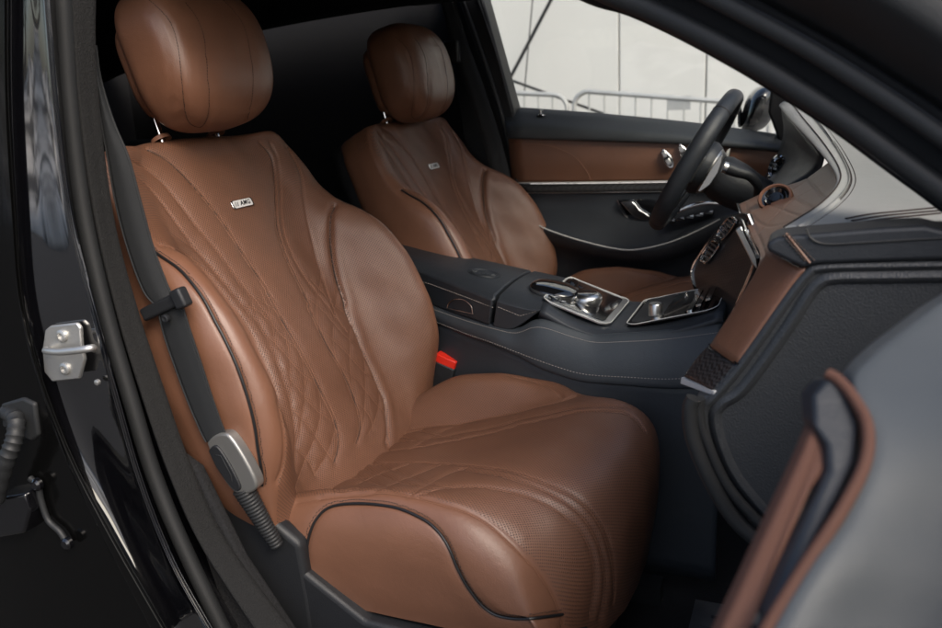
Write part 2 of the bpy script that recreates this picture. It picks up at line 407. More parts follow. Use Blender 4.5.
def top_row(v, k, wo):  # rolled over top
    r = []
    for a, q in [(-.20, -.10), (-.275, -.085), (-.297, -.07), (-.300, -.06), (-.296, -.052), (-.278, -.048), (-.252, -.046), (-.222, -.045), (-.19, -.045), (-.15, -.045), (-.09, -.045), (0, -.045)]: r.append((a, q))
    r = r+[(-a, q) for a, q in reversed(r[:-1])]
    return [SL(a*k, v-.02*abs(a/.3)**3, -.045+(q+.045)*.6+wo) for a, q in r]
rows += [top_row(.606, .66, .030), top_row(.612, .62, .0), top_row(.60, .62, -.035), top_row(.5, .7, -.055)]
rows = np.array(rows)
g = cr1(rows, 14); g = cr1(g.transpose(1, 0, 2), 13).transpose(1, 0, 2)
bv = bvh_of(g)
Z4 = lambda pts: [(100+a/2.0944, 120+b/2.0944) for a, b in pts]      # traced from enlargements of the photograph
ZA = lambda pts: [(240+a/2.728, 280+b/2.728) for a, b in pts]
ZB = lambda pts: [(240+a/3.1375, 130+b/3.1375) for a, b in pts]
SEAM_B = {
 'r1': ZB([(60, 40), (85, 65), (102, 100), (110, 180), (116, 290), (133, 360), (160, 430), (215, 540)])+ZA([(190, 80), (235, 170), (280, 250), (315, 330), (330, 400), (316, 450)]),
 'r2': ZB([(95, 40), (118, 90), (126, 180), (128, 260), (140, 330), (166, 400), (220, 485), (280, 562), (340, 640)]),
 'r3': ZB([(150, 55), (188, 130), (205, 240), (225, 340), (246, 420), (272, 505), (300, 580)]),
 'l1': Z4([(98, 60), (135, 80), (170, 110), (205, 148), (240, 190), (270, 233), (300, 280), (330, 325), (360, 372)])+ZA([(75, 35), (140, 150), (190, 240), (230, 320), (262, 390), (270, 450), (258, 498)]),
 'l2': Z4([(58, 80), (95, 102), (130, 130), (165, 172), (200, 220), (240, 268), (280, 322), (315, 368), (350, 412)]),
 'l3': Z4([(58, 108), (90, 130), (120, 160), (152, 205), (185, 250), (225, 300), (262, 345)]),
 'nb': Z4([(125, 262), (150, 268), (190, 290), (228, 330)])+ZA([(0, 100), (40, 170), (80, 260), (105, 340), (120, 420), (118, 500), (100, 550)]),
 'ne': Z4([(150, 240), (200, 270), (245, 320)])+ZA([(0, 60), (60, 130), (105, 230), (140, 340), (152, 430), (150, 520)]),
 'fb': ZB([(298, 235), (284, 275), (285, 360), (300, 450), (330, 540)])+ZA([(290, 80), (330, 180), (370, 270), (395, 330), (403, 388), (404, 420), (400, 450)]),
}
# quilting: two lanes of long diamonds bounded by the traced seams
laneL = (ZA([(0, 60), (60, 130), (105, 230), (140, 340), (152, 430), (152, 530), (152, 570)]), ZA([(40, 0), (90, 60), (140, 150), (190, 240), (230, 320), (262, 390), (270, 450), (258, 498)]))
laneR = (ZA([(115, -60), (150, 0), (190, 80), (235, 170), (280, 250), (315, 330), (330, 400), (316, 450)]), ZA([(232, -80), (262, 0), (290, 80), (330, 180), (370, 270), (395, 330), (403, 388)]))
def lane_lines(l, r, y0, y1, H, k0):
    l = np.array(smooth(l, 5)); r = np.array(smooth(r, 5)); out = []
    L = lambda t: resample(l, .5)[int(t*(len(resample(l, .5))-1))]
    lr, rr = resample2(l, 60), resample2(r, 60)
    for sg in (1, -1):
        for k in range(k0, 9):
            pts = []
            for i in range(60):
                t = i/59; a_ = (t*H-k*.5)*sg+(0 if sg > 0 else 1)
                if 0 <= a_ <= 1:
                    a2 = a_+.05*math.sin(2*math.pi*a_)*sg
                    p = lr[i]*(1-a2)+rr[i]*a2
                    if t >= y0: pts.append((float(p[0]), float(p[1])))
            if len(pts) > 4: out.append(pts)
    return out
def resample2(L, n):
    L = np.asarray(L, float); d = np.concatenate([[0], np.cumsum(np.linalg.norm(np.diff(L, axis=0), axis=1))]); t = np.linspace(0, d[-1], n)
    return np.stack([np.interp(t, d, L[:, i]) for i in range(2)], 1)
SEAM_Q = lane_lines(*laneL, .04, 1, 2.5, -1)+lane_lines(*laneR, .12, 1, 2.6, -1)
SEAM_T = [(156, 144), (150, 150)]
base_lines = {k: cast(bv, [tuple(p) for p in smooth(v, 4)]) for k, v in SEAM_B.items()}
q_lines = [cast(bv, v) for v in SEAM_Q]
q_lines = [l for l in q_lines if len(l) > 2]
# piping line on the outer face of both bolsters, in the seat's own coordinates (so it wraps round the side)
def surf_line(rows_i, col, n=14, m=13): return [g[int(r*n), int(col*m)] for r in rows_i]
pipeN = cast(bv, smooth([(150, 248), (162, 257), (178, 268), (191, 282), (204, 300), (215, 321), (226, 342), (236, 364), (244, 386), (250, 406), (255, 428), (258, 450), (262, 474), (262, 486)], 4))
def mirror(l): return [np.array([p[0], -.75-p[1], p[2]]) for p in l]
flat = g.reshape(-1, 3); nrm = gnormals(g)
if (nrm[g.shape[0]//3, g.shape[1]//2]@SW) < 0: nrm = -nrm
near_mask = None
d1 = dist_lines(flat, list(base_lines.values())+[pipeN, mirror(pipeN)]); d2 = dist_lines(flat, q_lines)
d3 = dist_lines(flat, [base_lines['fb']])
disp = -.0030*np.exp(-(d1/.0030)**2)-.0017*np.exp(-(d2/.0032)**2)+.0016*(1-np.exp(-(np.minimum(d1, d2)/.012)**2))-.0065*np.exp(-(d3/.0034)**2)+.0015*np.exp(-((d3-.014)/.008)**2)
disp += .0007*np.sin(flat[:, 2]*70+flat[:, 1]*31)*np.sin(flat[:, 1]*55+1.3)        # slack in the hide
gd = g+(nrm.reshape(-1, 3)*disp[:, None]).reshape(g.shape)
back = gridmesh('backrest', gd, [M_brown], seat, uvg=g)
# perforated zones: everything inside the near bolster seam, and the far bolster's inner face
loc = (flat-SO); uu = flat[:, 1]+.375; vv = loc@SV; ww = loc@SW
def edge_u(line, v):
    L = np.array([[(p-SO)@SV, p[1]+.375] for p in line]); L = L[np.argsort(L[:, 0])]
    return np.interp(v, L[:, 0], L[:, 1])
un = edge_u(base_lines['nb'], vv)
pf = ((uu > un+.003) & (ww > -.02)) & (uu < .262)
at = back.data.attributes.new('perf', 'FLOAT', 'POINT'); at.data.foreach_set('value', pf.astype(np.float32))
bvd = bvh_of(gd)
for k in ('r1', 'r2', 'r3', 'l1', 'l2', 'l3', 'nb', 'fb'):
    mb = MB(); stitches(mb, bvd, base_lines[k], .0038, r=.0004)
    if k in ('r1', 'l1'): stitches(mb, bvd, base_lines[k], -.0038, r=.0004)
    mb.build('stitching', M_thread, seat)
mb = MB()
for l in q_lines: stitches(mb, bvd, l, .0, r=.0003)
mb.build('stitching', M_thread, seat)
for l_ in (pipeN, mirror(pipeN)): mb = MB(); stitches(mb, bvd, l_, .006); mb.build('stitching', M_threadk, seat)
for l in (pipeN, mirror(pipeN)): MB().tube(resample(l, .006), .0021, n=8).build('piping', M_pipe, seat)
def sunk(bv_, line, dep):
    out = []
    for p in resample(line, .004):
        h = bv_.find_nearest(Vector(p)); q = np.array(h[0]); n_ = np.array(h[1]); n_ = n_ if n_@(CO-q) > 0 else -n_; out.append(q+n_*dep)
    return out
for l, r_, d_ in ((base_lines['fb'], .0015, -.0072), (base_lines['r1'], .0008, -.0022), (base_lines['l1'], .0008, -.0022)):
    if len(l) > 3: MB().tube(sunk(bv, l, d_), r_, n=6).build('seam_line', M_threadk, seat)
# hard shell behind the backrest
rs = [[SL(a*k, v, w_) for a, w_ in ((-.27, -.06), (-.262, -.105), (-.2, -.13), (0, -.138), (.2, -.13), (.262, -.105), (.27, -.06))] for v, k in ((-.06, .9), (.1, .98), (.3, .97), (.45, .88), (.55, .80), (.585, .72))]
patch('seat_shell', rs, [M_plast], seat, 5, 5, .006)
# ---- cushion
colsC = {  # y: points rear -> front -> down
 -.600: [(-.13, .455), (-.085, .488), (-.03, .512), (.06, .532), (.15, .541), (.22, .538), (.277, .522), (.325, .488), (.36, .442), (.385, .385), (.388, .32)],
 -.548: [(-.13, .445), (-.085, .468), (-.03, .490), (.06, .515), (.16, .533), (.235, .538), (.305, .528), (.362, .497), (.398, .448), (.412, .385), (.41, .31)],
 -.500: [(-.13, .435), (-.085, .455), (-.03, .474), (.06, .502), (.16, .524), (.25, .538), (.33, .537), (.395, .510), (.428, .455), (.438, .39), (.43, .31)],
 -.440: [(-.13, .430), (-.085, .448), (-.03, .467), (.06, .495), (.165, .518), (.26, .538), (.345, .545), (.417, .528), (.450, .478), (.455, .405), (.445, .31)],
 -.375: [(-.13, .428), (-.085, .446), (-.03, .464), (.06, .491), (.17, .515), (.27, .541), (.36, .557), (.433, .546), (.464, .498), (.466, .415), (.45, .31)],
 -.310: [(-.13, .428), (-.085, .445), (-.03, .463), (.055, .487), (.165, .512), (.265, .544), (.36, .568), (.430, .564), (.466, .520), (.468, .430), (.45, .31)],
 -.250: [(-.13, .428), (-.085, .446), (-.03, .463), (.05, .484), (.155, .510), (.255, .545), (.35, .572), (.415, .570), (.455, .528), (.460, .435), (.445, .31)],
 -.207: [(-.13, .430), (-.085, .450), (-.03, .468), (.05, .484), (.145, .507), (.235, .538), (.32, .560), (.385, .553), (.428, .505), (.440, .425), (.432, .31)],
 -.172: [(-.13, .435), (-.085, .462), (-.03, .505), (.05, .545), (.135, .561), (.21, .562), (.285, .556), (.345, .528), (.390, .475), (.408, .405), (.405, .31)],
 -.140: [(-.13, .430), (-.085, .462), (-.03, .510), (.045, .551), (.13, .565), (.20, .562), (.265, .550), (.325, .510), (.365, .455), (.385, .39), (.385, .31)],
}
ks = sorted(colsC)
near = [[(x, -.628, z-.030) for x, z in colsC[-.600]], [(x-.002*(i > 6), -.638, z-.075+.035*(i > 7)) for i, (x, z) in enumerate(colsC[-.600])],
        [(x-.012*(i > 6), -.636, .40 if z > .44 else z-.03) for i, (x, z) in enumerate(colsC[-.600])], [(x-.02*(i > 5), -.630, .355 if z > .40 else .33) for i, (x, z) in enumerate(colsC[-.600])]]
far = [[(x, -.118, z-.028) for x, z in colsC[-.140]], [(x, -.112, z-.08) for x, z in colsC[-.140]], [(x, -.115, .36 if z > .40 else .31) for x, z in colsC[-.140]]]
net = near[::-1]+[[(x, y, z) for x, z in colsC[y]] for y in ks]+far
net = np.array(net).transpose(1, 0, 2)
g = cr1(net, 22); g = cr1(g.transpose(1, 0, 2), 15).transpose(1, 0, 2)
bv = bvh_of(g)
Z5 = lambda pts: [(270+a/2.26, 350+b/2.26) for a, b in pts]
SEAM_C = {
 'side': Z5([(110, 335), (160, 326), (210, 322), (270, 322), (330, 330), (400, 350), (440, 362), (480, 380), (512, 403), (540, 430), (572, 462), (600, 490), (622, 520), (640, 550), (655, 585), (665, 625)]),
 'A1': Z5([(200, 230), (270, 228), (350, 217), (430, 202), (500, 187), (560, 171), (620, 156), (670, 145), (720, 138), (765, 137), (800, 141), (828, 158), (848, 185)]),
 'A2': Z5([(230, 205), (300, 206), (370, 198), (450, 185), (520, 170), (590, 152), (650, 138), (700, 130), (750, 126), (800, 128)]),
 'B1': Z5([(170, 255), (240, 256), (320, 255), (400, 257), (450, 261), (500, 266), (550, 276), (600, 291), (640, 307), (680, 326), (708, 345), (730, 368), (752, 400), (766, 435), (776, 480), (780, 530), (775, 580)]),
 'B2': Z5([(430, 268), (490, 277), (540, 288), (590, 304), (630, 320), (670, 342), (700, 366), (722, 392), (740, 425), (752, 465), (758, 510), (756, 560), (745, 610)]),
 'C1': Z5([(330, 330), (370, 316), (420, 309), (470, 309), (520, 314), (560, 321), (600, 335), (645, 357), (680, 383), (705, 408), (725, 445), (735, 490), (735, 540), (725, 600)]),
 'fb': Z5([(285, 182), (330, 175), (370, 172), (410, 168), (450, 160), (500, 150), (560, 139), (600, 130), (640, 121), (670, 111), (690, 104)]),
 'fb2': Z5([(540, 58), (590, 68), (625, 80), (650, 95), (660, 108)]),
}
SEAM_CQ = [Z5(p) for p in [
 [(60, 320), (110, 300), (160, 292), (230, 285)], [(90, 298), (150, 318), (200, 312)], [(130, 262), (190, 282), (250, 306), (330, 330)], [(170, 255), (215, 270), (300, 300), (370, 316)],
 [(230, 256), (290, 275), (360, 300), (420, 309)], [(160, 320), (230, 286), (300, 262), (320, 255)], [(240, 318), (300, 292), (370, 265), (390, 257)], [(310, 330), (380, 290), (450, 262)],
 [(200, 208), (270, 228)], [(250, 188), (310, 198), (350, 217)], [(330, 180), (380, 190), (430, 202)], [(230, 225), (300, 190), (345, 178)], [(320, 220), (380, 188), (430, 168)], [(60, 345), (150, 330), (230, 324)]]]
cl = {k: cast(bv, [tuple(p) for p in smooth(v, 4)]) for k, v in SEAM_C.items()}
cq = [cast(bv, [tuple(p) for p in smooth(v, 4)]) for v in SEAM_CQ]; cq = [l for l in cq if len(l) > 2]
pipeC = cast(bv, smooth(Z5([(82, 475), (84, 445), (90, 415), (103, 385), (125, 361), (155, 350), (200, 347), (245, 350), (290, 358), (330, 374), (358, 390), (378, 408), (395, 430), (408, 455), (422, 490), (440, 525), (460, 555), (485, 583), (515, 601), (560, 608), (600, 606), (662, 598)]), 4))
flat = g.reshape(-1, 3); nrm = gnormals(g)
if nrm[g.shape[0]//3, g.shape[1]//2][2] < 0: nrm = -nrm
d1 = dist_lines(flat, list(cl.values())+[pipeC]); d2 = dist_lines(flat, cq)
disp = -.0030*np.exp(-(d1/.0030)**2)-.0022*np.exp(-(d2/.0032)**2)+.0016*(1-np.exp(-(np.minimum(d1, d2)/.012)**2))
disp += .0008*np.sin(flat[:, 0]*60+flat[:, 1]*31)*np.sin(flat[:, 1]*50+.3)
gd = g+(nrm.reshape(-1, 3)*disp[:, None]).reshape(g.shape)
cush = gridmesh('cushion', gd, [M_brown], seat, uvg=g)
side = np.array(cl['side']); side = side[np.argsort(side[:, 0])]
ys = np.interp(flat[:, 0], side[:, 0], side[:, 1])
pf = (flat[:, 1] > ys+.004) & (flat[:, 1] < -.128)
at = cush.data.attributes.new('perf', 'FLOAT', 'POINT'); at.data.foreach_set('value', pf.astype(np.float32))
bvd = bvh_of(gd)
for k in cl:
    mb = MB(); stitches(mb, bvd, cl[k], .0038, r=.0004)
    if k in ('A1', 'B1'): stitches(mb, bvd, cl[k], -.0038, r=.0004)
    mb.build('stitching', M_thread, seat)
mb = MB()
for l in cq: stitches(mb, bvd, l, 0, r=.0003)
mb.build('stitching', M_thread, seat)
mb = MB(); stitches(mb, bvd, pipeC, -.006); mb.build('stitching', M_threadk, seat)
MB().tube(resample(pipeC, .005), .0021, n=8).build('piping', M_pipe, seat)
# seat base: moulded plastic skirt under the cushion
pts = [(-.16, -.655, .40), (-.16, -.66, .20), (.40, -.655, .20), (.44, -.62, .30), (.40, -.645, .315), (.25, -.648, .345), (.10, -.650, .350), (.0, -.655, .42), (-.05, -.66, .49)]
o = MB().prism(pts, (0, .06, 0)).build('seat_skirt', M_plast, seat); bev(o, .008, 3)
o = MB().box((.13, -.375, .28), (.285, .235, .08)).build('seat_frame', M_rub, seat); bev(o, .03, 3)
MB().box((.1, -.56, .18), (.36, .02, .02)).box((.1, -.19, .18), (.36, .02, .02)).build('seat_rail', M_rub, seat)
# ---- headrest
def egg(c, hu, hv, hw, nu=64, nv=48, e1=.62, e2=.75):
    g = np.zeros((nv+1, nu+1, 3))
    for i in range(nv+1):
        th = -math.pi/2+math.pi*i/nv
        for j in range(nu+1):
            ph = 2*math.pi*j/nu
            sgn = lambda a, e: math.copysign(abs(a)**e, a)
            ct, st = sgn(math.cos(th), e2), sgn(math.sin(th), e2)
            a = hu*ct*sgn(math.sin(ph), e1)*(1+.06*st); w_ = hw*ct*sgn(math.cos(ph), e1); v_ = hv*st
            w_ += .012*(a/hu)**2*0-.015*(st)**2
            g[i, j] = c+np.array([0, a, 0])+HV*v_+HWd*w_
    return g
ah = math.radians(14); HV = np.array([-math.sin(ah), 0, math.cos(ah)]); HWd = np.array([math.cos(ah), 0, math.sin(ah)])
HC = np.array([-.287, -.375, 1.179])
g = egg(HC, .132, .120, .067, e1=.52, e2=.66)
bv = bvh_of(g); flat = g.reshape(-1, 3)
nrm = gnormals(g); 
if nrm[24, 8]@(g[24, 8]-HC) < 0: nrm = -nrm
Z2 = lambda pts: [(100+a/1.9625, b/1.9625) for a, b in pts]
hl = [Z2([(92, 2), (115, 22), (138, 52), (150, 100), (155, 150), (160, 200), (166, 232), (180, 247), (200, 250), (213, 235), (218, 200), (214, 140), (208, 80), (195, 40), (170, 2)]),
      Z2([(240, 2), (268, 30), (284, 65), (294, 110), (297, 160), (293, 210), (284, 242), (278, 258)])]
hl.append(Z2([(78, 4), (100, 26), (122, 56), (136, 104), (142, 152), (148, 200), (156, 238)]))
hs = [cast(bv, smooth(l, 4)) for l in hl]
# carry the seams over the crown, which the photograph crops
d1 = dist_lines(flat, hs)
gd = g+(nrm.reshape(-1, 3)*(-.0026*np.exp(-(d1/.0028)**2)+.001*(1-np.exp(-(d1/.01)**2)))[:, None]).reshape(g.shape)
gridmesh('headrest', gd, [M_brown2], seat); bvd = bvh_of(gd)
for l_ in hs[:2]: mb = MB(); stitches(mb, bvd, l_, .0035); mb.build('stitching', M_threadk, seat)
g2 = egg(HC-HWd*.050-HV*.004, .110, .092, .045, e1=.6, e2=.7)
gridmesh('headrest_shell', g2, [M_brown2], seat)
for u in (-.07, .07):
    p = SL(u, .602, -.004)
    MB().tube([p-HV*.03, p+HV*.06], .0065, n=16).build('headrest_post', M_chrome, seat)
    b_ = MB().lathe([(.0, .006), (.009, .006), (.016, .003), (.018, -.004)], p+SV*.004, SV, 20).build('post_collar', M_brown2, seat)
# ---- maker's badge
def badge(parent):
    ctr = Vector(SL(.02, .462, .0125)); ux = Vector((0, 1, 0)); uy = Vector(SV); uz = Vector(SW)
    L, H = .0295, .0080
    q = []
    for sx_, sy_, a0 in ((1, 1, 0), (-1, 1, 90), (-1, -1, 180), (1, -1, 270)):
        for k in range(5):
            a = math.radians(a0+k*22.5); q.append(ctr+ux*(sx_*(L-.004)+.004*math.cos(a))+uy*(sy_*(H-.004)+.004*math.sin(a))+uz*.0)
    b = MB().prism([np.array(p) for p in q], np.array(uz*.0022)).build('badge', M_chrome, parent); bev(b, .0006, 2)
    q2 = [ctr+uz*.0024+(Vector(p)-ctr)*.86 for p in q]
    MB().prism([np.array(p) for p in q2], np.array(uz*.0004)).build('badge_face', M_white, parent, False)
    cu = bpy.data.curves.new('txt', 'FONT'); cu.body = 'AMG'; cu.size = .0120; cu.extrude = .0003; cu.align_x = 'CENTER'; cu.align_y = 'CENTER'; cu.shear = .25; cu.offset = .0002; cu.space_character = 1.15
    to = bpy.data.objects.new('txt', cu); COL.objects.link(to); bpy.context.view_layer.update()
    me = bpy.data.meshes.new_from_object(to.evaluated_get(bpy.context.evaluated_depsgraph_get())); bpy.data.objects.remove(to)
    R = Matrix((( ux.x, uy.x, uz.x, 0), (ux.y, uy.y, uz.y, 0), (ux.z, uy.z, uz.z, 0), (0, 0, 0, 1)))
    me.transform(Matrix.Translation(ctr+uz*.0031+ux*.0055)@R)
    link('badge_lettering', me, M_ink, parent, False)
    mb = MB()
    for k in range(3):
        c = ctr+uz*.0029+ux*(-.0225+k*.0040)
        mb.prism([np.array(c+ux*a+uy*b_) for a, b_ in ((-.0020, -.0040), (-.0008, -.0040), (.0022, .0040), (.0010, .0040))], np.array(uz*.0003))
    mb.build('badge_stripes', M_ink, parent, False)
badge(seat)
# ---- driver seat: the same seat moved across
def copy_part(src, dst_parent, off):
    r = src.copy(); COL.objects.link(r); r.parent = dst_parent; r.location = off
    for ch in list(src.children):
        c = ch.copy(); COL.objects.link(c); c.parent = r
    return r
seat2 = copy_part(seat, car, (.03, .75, -.010))
for c in seat2.children:
    if 'headrest' in c.name and 'post' not in c.name or c.data.materials[0] == M_threadk and c.data.vertices[0].co.z > 1.0: c.location.z -= .016; c.scale = (.995, .97, .985); c.location.y -= .011; c.location.z += .017; seat2['label'] = 'farther brown leather front seat beside the steering wheel'
seat['group'] = seat2['group'] = 'front seats'
for c in seat2.children:
    if c.name.startswith('cushion') or (c.name[:6] in ('stitch', 'piping') and c.data.vertices[0].co.z < .62 and c.data.vertices[0].co.x > -.11): c.location.z += CUSH_UP; c.location.x += CUSH_FW
# ------------------------------------------------------------------ buckle receiver between seat and tunnel
br = empty('belt_buckle', (0, 0, 0), car)
c0 = P(437, 395, y=-.078); c1 = P(446, 363, y=-.078); dz = (c1-c0)/np.linalg.norm(c1-c0)
X_ = np.cross([0, 1, 0], dz); Rb = np.stack([X_/np.linalg.norm(X_), [0, 1, 0], dz], 1)
L = np.linalg.norm(c1-c0)/2
o = MB().box((c0+c1)/2-dz*.02, (.026, .013, L+.02), Rb).build('buckle_body', M_plast, br); bev(o, .004, 3)
o = MB().box(c1+dz*.007, (.024, .0115, .009), Rb).build('release_button', M_red, br); bev(o, .002, 2)
# ------------------------------------------------------------------ centre console
cc = empty('center_console', (0, 0, 0), car)
def strip(name, top, bot, m, parent, y2=None, thick=.006, nu=5, off=-1, rows_mid=0):
    """sheet between two traced edges"""
    return patch(name, [top, bot], m, parent, max(1, 2), nu, thick, off)
# lower tunnel wall
T = PYV([(405, 300, -.050), (433, 312, -.058), (470, 327, -.095), (505, 340, -.125), (540, 358, -.140), (575, 369, -.145), (610, 374, -.146), (680, 378, -.146), (722, 376, -.146)])
T = [np.array([-.30, -.05, T[0][2]+.06])]+T
Bm = [np.array([p[0], p[1]-.012, .20]) for p in T]
Mid = [t*.5+b*.5 for t, b in zip(T, Bm)]
patch('tunnel_side', [T, Mid, Bm], [M_blue], cc, 6, 6, .01)
# padded side between the lid edge and the stitched lower line
Tt = PYV([(405, 294, -.045), (433, 306, -.052), (465, 317, -.085), (493, 325, -.112), (516, 329, -.122), (533, 322, -.126), (547, 322, -.127), (575, 331, -.127), (596, 336, -.126), (624, 335, -.126), (666, 332, -.124), (722, 324, -.122)])
Bt = PYV([(405, 312, -.055), (433, 322, -.064), (465, 335, -.100), (493, 345, -.130), (516, 355, -.142), (533, 364, -.150), (547, 370, -.153), (575, 379, -.156), (596, 382, -.157), (624, 384, -.158), (666, 387, -.158), (722, 386, -.158)])
Tt = [np.array([-.30, -.045, Tt[0][2]+.06])]+Tt; Bt = [np.array([-.30, -.055, Bt[0][2]+.06])]+Bt
Tm = [t*.55+b*.45+np.array([0, -.008, 0]) for t, b in zip(Tt, Bt)]
Bc = [b+np.array([0, .016, -.004]) for b in Bt]
inn = [t+np.array([0, .02, -.002]) for t in Tt]
gC = cr1(np.array([inn, Tt, Tm, Bt, Bc]), 6); gC = cr1(gC.transpose(1, 0, 2), 8).transpose(1, 0, 2)
gridmesh('side_padding', gC, [M_blue], cc, .004)
bvc = bvh_of(gC); mb = MB()
l = [b*.72+t*.28 for t, b in zip(Tm, Bt)]
stitches(mb, bvc, cr1(np.array(l), 8), 0, r=.0006, L=.0045, gap=.0025); mb.build('stitching', M_threadg, cc); mb = MB()
l2 = [t*.75+b*.25+np.array([0, -.004, 0]) for t, b in zip(Tt, Tm)]; stitches(mb, bvc, cr1(np.array(l2), 8), 0, r=.0005)
mb.build('stitching', M_threadg, cc)
# armrest lid: rear box and front pad, closed forms of real width
def loft_y(name, prof_top, prof_bot, y0, y1, m, parent, crown=.006, rad=.012):
    """body between a top edge line and a bottom edge line (x,z), running across y0..y1"""
    tp = cr1(np.array(prof_top, float), 5); bt = cr1(np.array(prof_bot, float), 5); vs = []; Y0 = tp[:, 2]
    secf = lambda y0: [(0, y0, 0), (.9, y0-.001, 0), (1, y0+rad*.35, 0), (1, y0+rad, .3), (1, y0+(y1-y0)*.3, 1), (1, (y0+y1)/2, 1.2), (1, y0+(y1-y0)*.7, 1), (1, y1-rad, .3), (1, y1-rad*.35, 0), (.9, y1+.001, 0), (0, y1, 0)]
    n = len(secf(y0))
    for t, b, yq in zip(tp, bt, Y0):
        for k, (h, y, c) in enumerate(secf(yq)):
            p = b+(t-b)*h; dz_ = crown*c-(rad*.3 if h == 1 and c == 0 else 0)
            vs.append((p[0], y, p[1]+dz_))
    N = len(tp)
    fs = [(i*n+k, i*n+k+1, (i+1)*n+k+1, (i+1)*n+k) for i in range(N-1) for k in range(n-1)]+[tuple(range(n)), tuple(reversed(range((N-1)*n, N*n)))]
    fs += [(i*n, (i+1)*n, (i+1)*n+n-1, i*n+n-1) for i in range(N-1)]
    mb = MB(); mb.add(vs, fs); o = mb.build(name, m, parent); bev(o, .0035, 3, 50); return o
xz = lambda px, py, y: (lambda p: (float(p[0]), float(p[2])))(P(px, py, y=y))
x3 = lambda px, py, y: (lambda p: (float(p[0]), float(p[2]), y))(P(px, py, y=y))
yl = -.124
lidt = [(-.32, .80, -.04), x3(405, 264, -.04), x3(430, 272, -.05), x3(460, 284, -.085), x3(493, 297, -.116)]
lidb = [(-.32, .70, -.04), x3(405, 294, -.04), x3(431, 305, -.05), x3(462, 316, -.085), x3(489, 325, -.116)]
loft_y('armrest_lid', lidt, lidb, yl, .128, M_black, cc)
padt = [x3(497, 298, -.117), x3(515, 303, -.122), x3(530, 307, -.124), x3(541, 309, -.124)]
padb = [x3(493, 326, -.117), x3(507, 330, -.122), x3(519, 326, -.124), x3(536, 314, -.124)]
loft_y('hand_rest', padt, padb, yl, .128, M_black, cc, .008)
# stitch along lid
# chrome latch outline
lt = PYV([(447, 308, -.072), (449, 303, -.074), (455, 299.5, -.082), (464, 300, -.092), (471, 306, -.100), (473, 314, -.102)])
MB().tube(smooth(lt, 5), .0011, n=6).tube(PYV([(447, 308, -.072), (473, 314, -.102)]), .0008, n=6).build('latch_rim', M_chrome, cc)
mb = MB(); yy = yl-.0022
lq = lambda a: float(np.interp(a, [405, 430, 460, 493, 520], [-.042, -.052, -.087, -.118, -.1245]))
for a, b in (((408, 278), (430, 284)), ((430, 284), (460, 295)), ((460, 295), (494, 308)), ((498, 307), (520, 316)), ((520, 316), (537, 311))):
    pa, pb = P(*a, y=lq(a[0])), P(*b, y=lq(b[0]))
    k = int(np.linalg.norm(pb-pa)/.006)
    for i in range(k): mb.tube([pa+(pb-pa)*i/k, pa+(pb-pa)*(i+.6)/k], .0006, n=4)
mb.build('stitching', M_threadg, cc)
# embossed crest on the lid
ec = np.array([xz(488, 271, 0)[0], 0, 0]); 
def lidz(x): return float(np.interp(x, [p[0] for p in lidt], [p[1] for p in lidt]))+.0075
cx0 = P(484, 272, y=0)[0]
mb = MB()
for R0 in (.034, .027):
    mb.tube([(cx0+R0*math.cos(a), R0*.8*math.sin(a), lidz(cx0+R0*math.cos(a))) for a in np.linspace(0, 2*math.pi, 41)], .0008, n=6)
for k in range(14):
    a = 2*math.pi*k/14; mb.tube([(cx0+r_*math.cos(a+.15*j), r_*.8*math.sin(a+.15*j), lidz(cx0+r_*math.cos(a))) for j, r_ in enumerate((.016, .020, .025))], .0008, n=6)
mb.tube([(cx0-.012, 0, lidz(cx0-.012)), (cx0+.012, 0, lidz(cx0+.012))], .001, n=6).tube([(cx0, -.010, lidz(cx0)), (cx0, .010, lidz(cx0))], .001, n=6)
mb.build('embossed_crest', M_black, cc)
tz = lambda x: float(np.interp(x, [p[0] for p in lidb+padb[1:3]], [p[1] for p in lidb+padb[1:3]]))
MB().prism([(-.32, -.02, .2), (-.32, -.02, .71), (-.07, -.02, tz(-.07)+.01), (.07, -.02, tz(.07)+.01), (.07, -.02, .2)], (0, .14, 0)).build('console_body', M_plast, cc, False)
MB().prism([(.07, -.075, .2), (.07, -.075, tz(.07)+.008), (.14, -.075, tz(.14)+.008), (.20, -.075, tz(.16)-.002), (.28, -.075, .60), (.28, -.075, .2)], (0, .19, 0)).build('console_body', M_plast, cc, False)
# upper deck (top surface with trays) from hand rest to the dash
dk = [[xz(540, 311, -.126), xz(575, 330, -.126), xz(610, 338, -.126), xz(660, 335, -.126), xz(722, 318, -.122)]][0]
rowsD = []
for yy_, dzz in ((-.126, 0), (-.105, .010), (-.06, .012), (0, .012), (.06, .012), (.105, .010), (.13, 0)):
    rowsD.append([(x, yy_, z+dzz) for x, z in dk])
patch('console_deck', rowsD, [M_black], cc, 4, 6, .02)
def dz_at(x): return float(np.interp(x, [p[0] for p in dk], [p[1] for p in dk]))+.0125
def deck_plate(name, quad, m, th=.003, up=.0, rnd=.010):
    """rounded plate lying on the deck, corners as (px,py) at y given"""
    pts = [P(a, b, y=y) for a, b, y in quad]
    pts = [np.array([p[0], y, dz_at(p[0])+up]) for p, (_, _, y) in zip(pts, quad)]
    o = MB().prism(pts, (0, 0, th)).build(name, m, cc); return bev(o, min(rnd, th*.45), 3)
xa, xb, xc, xd = P(548, 318, y=-.09)[0], P(607, 325, y=-.09)[0], P(628, 325, y=-.09)[0], P(718, 310, y=-.09)[0]
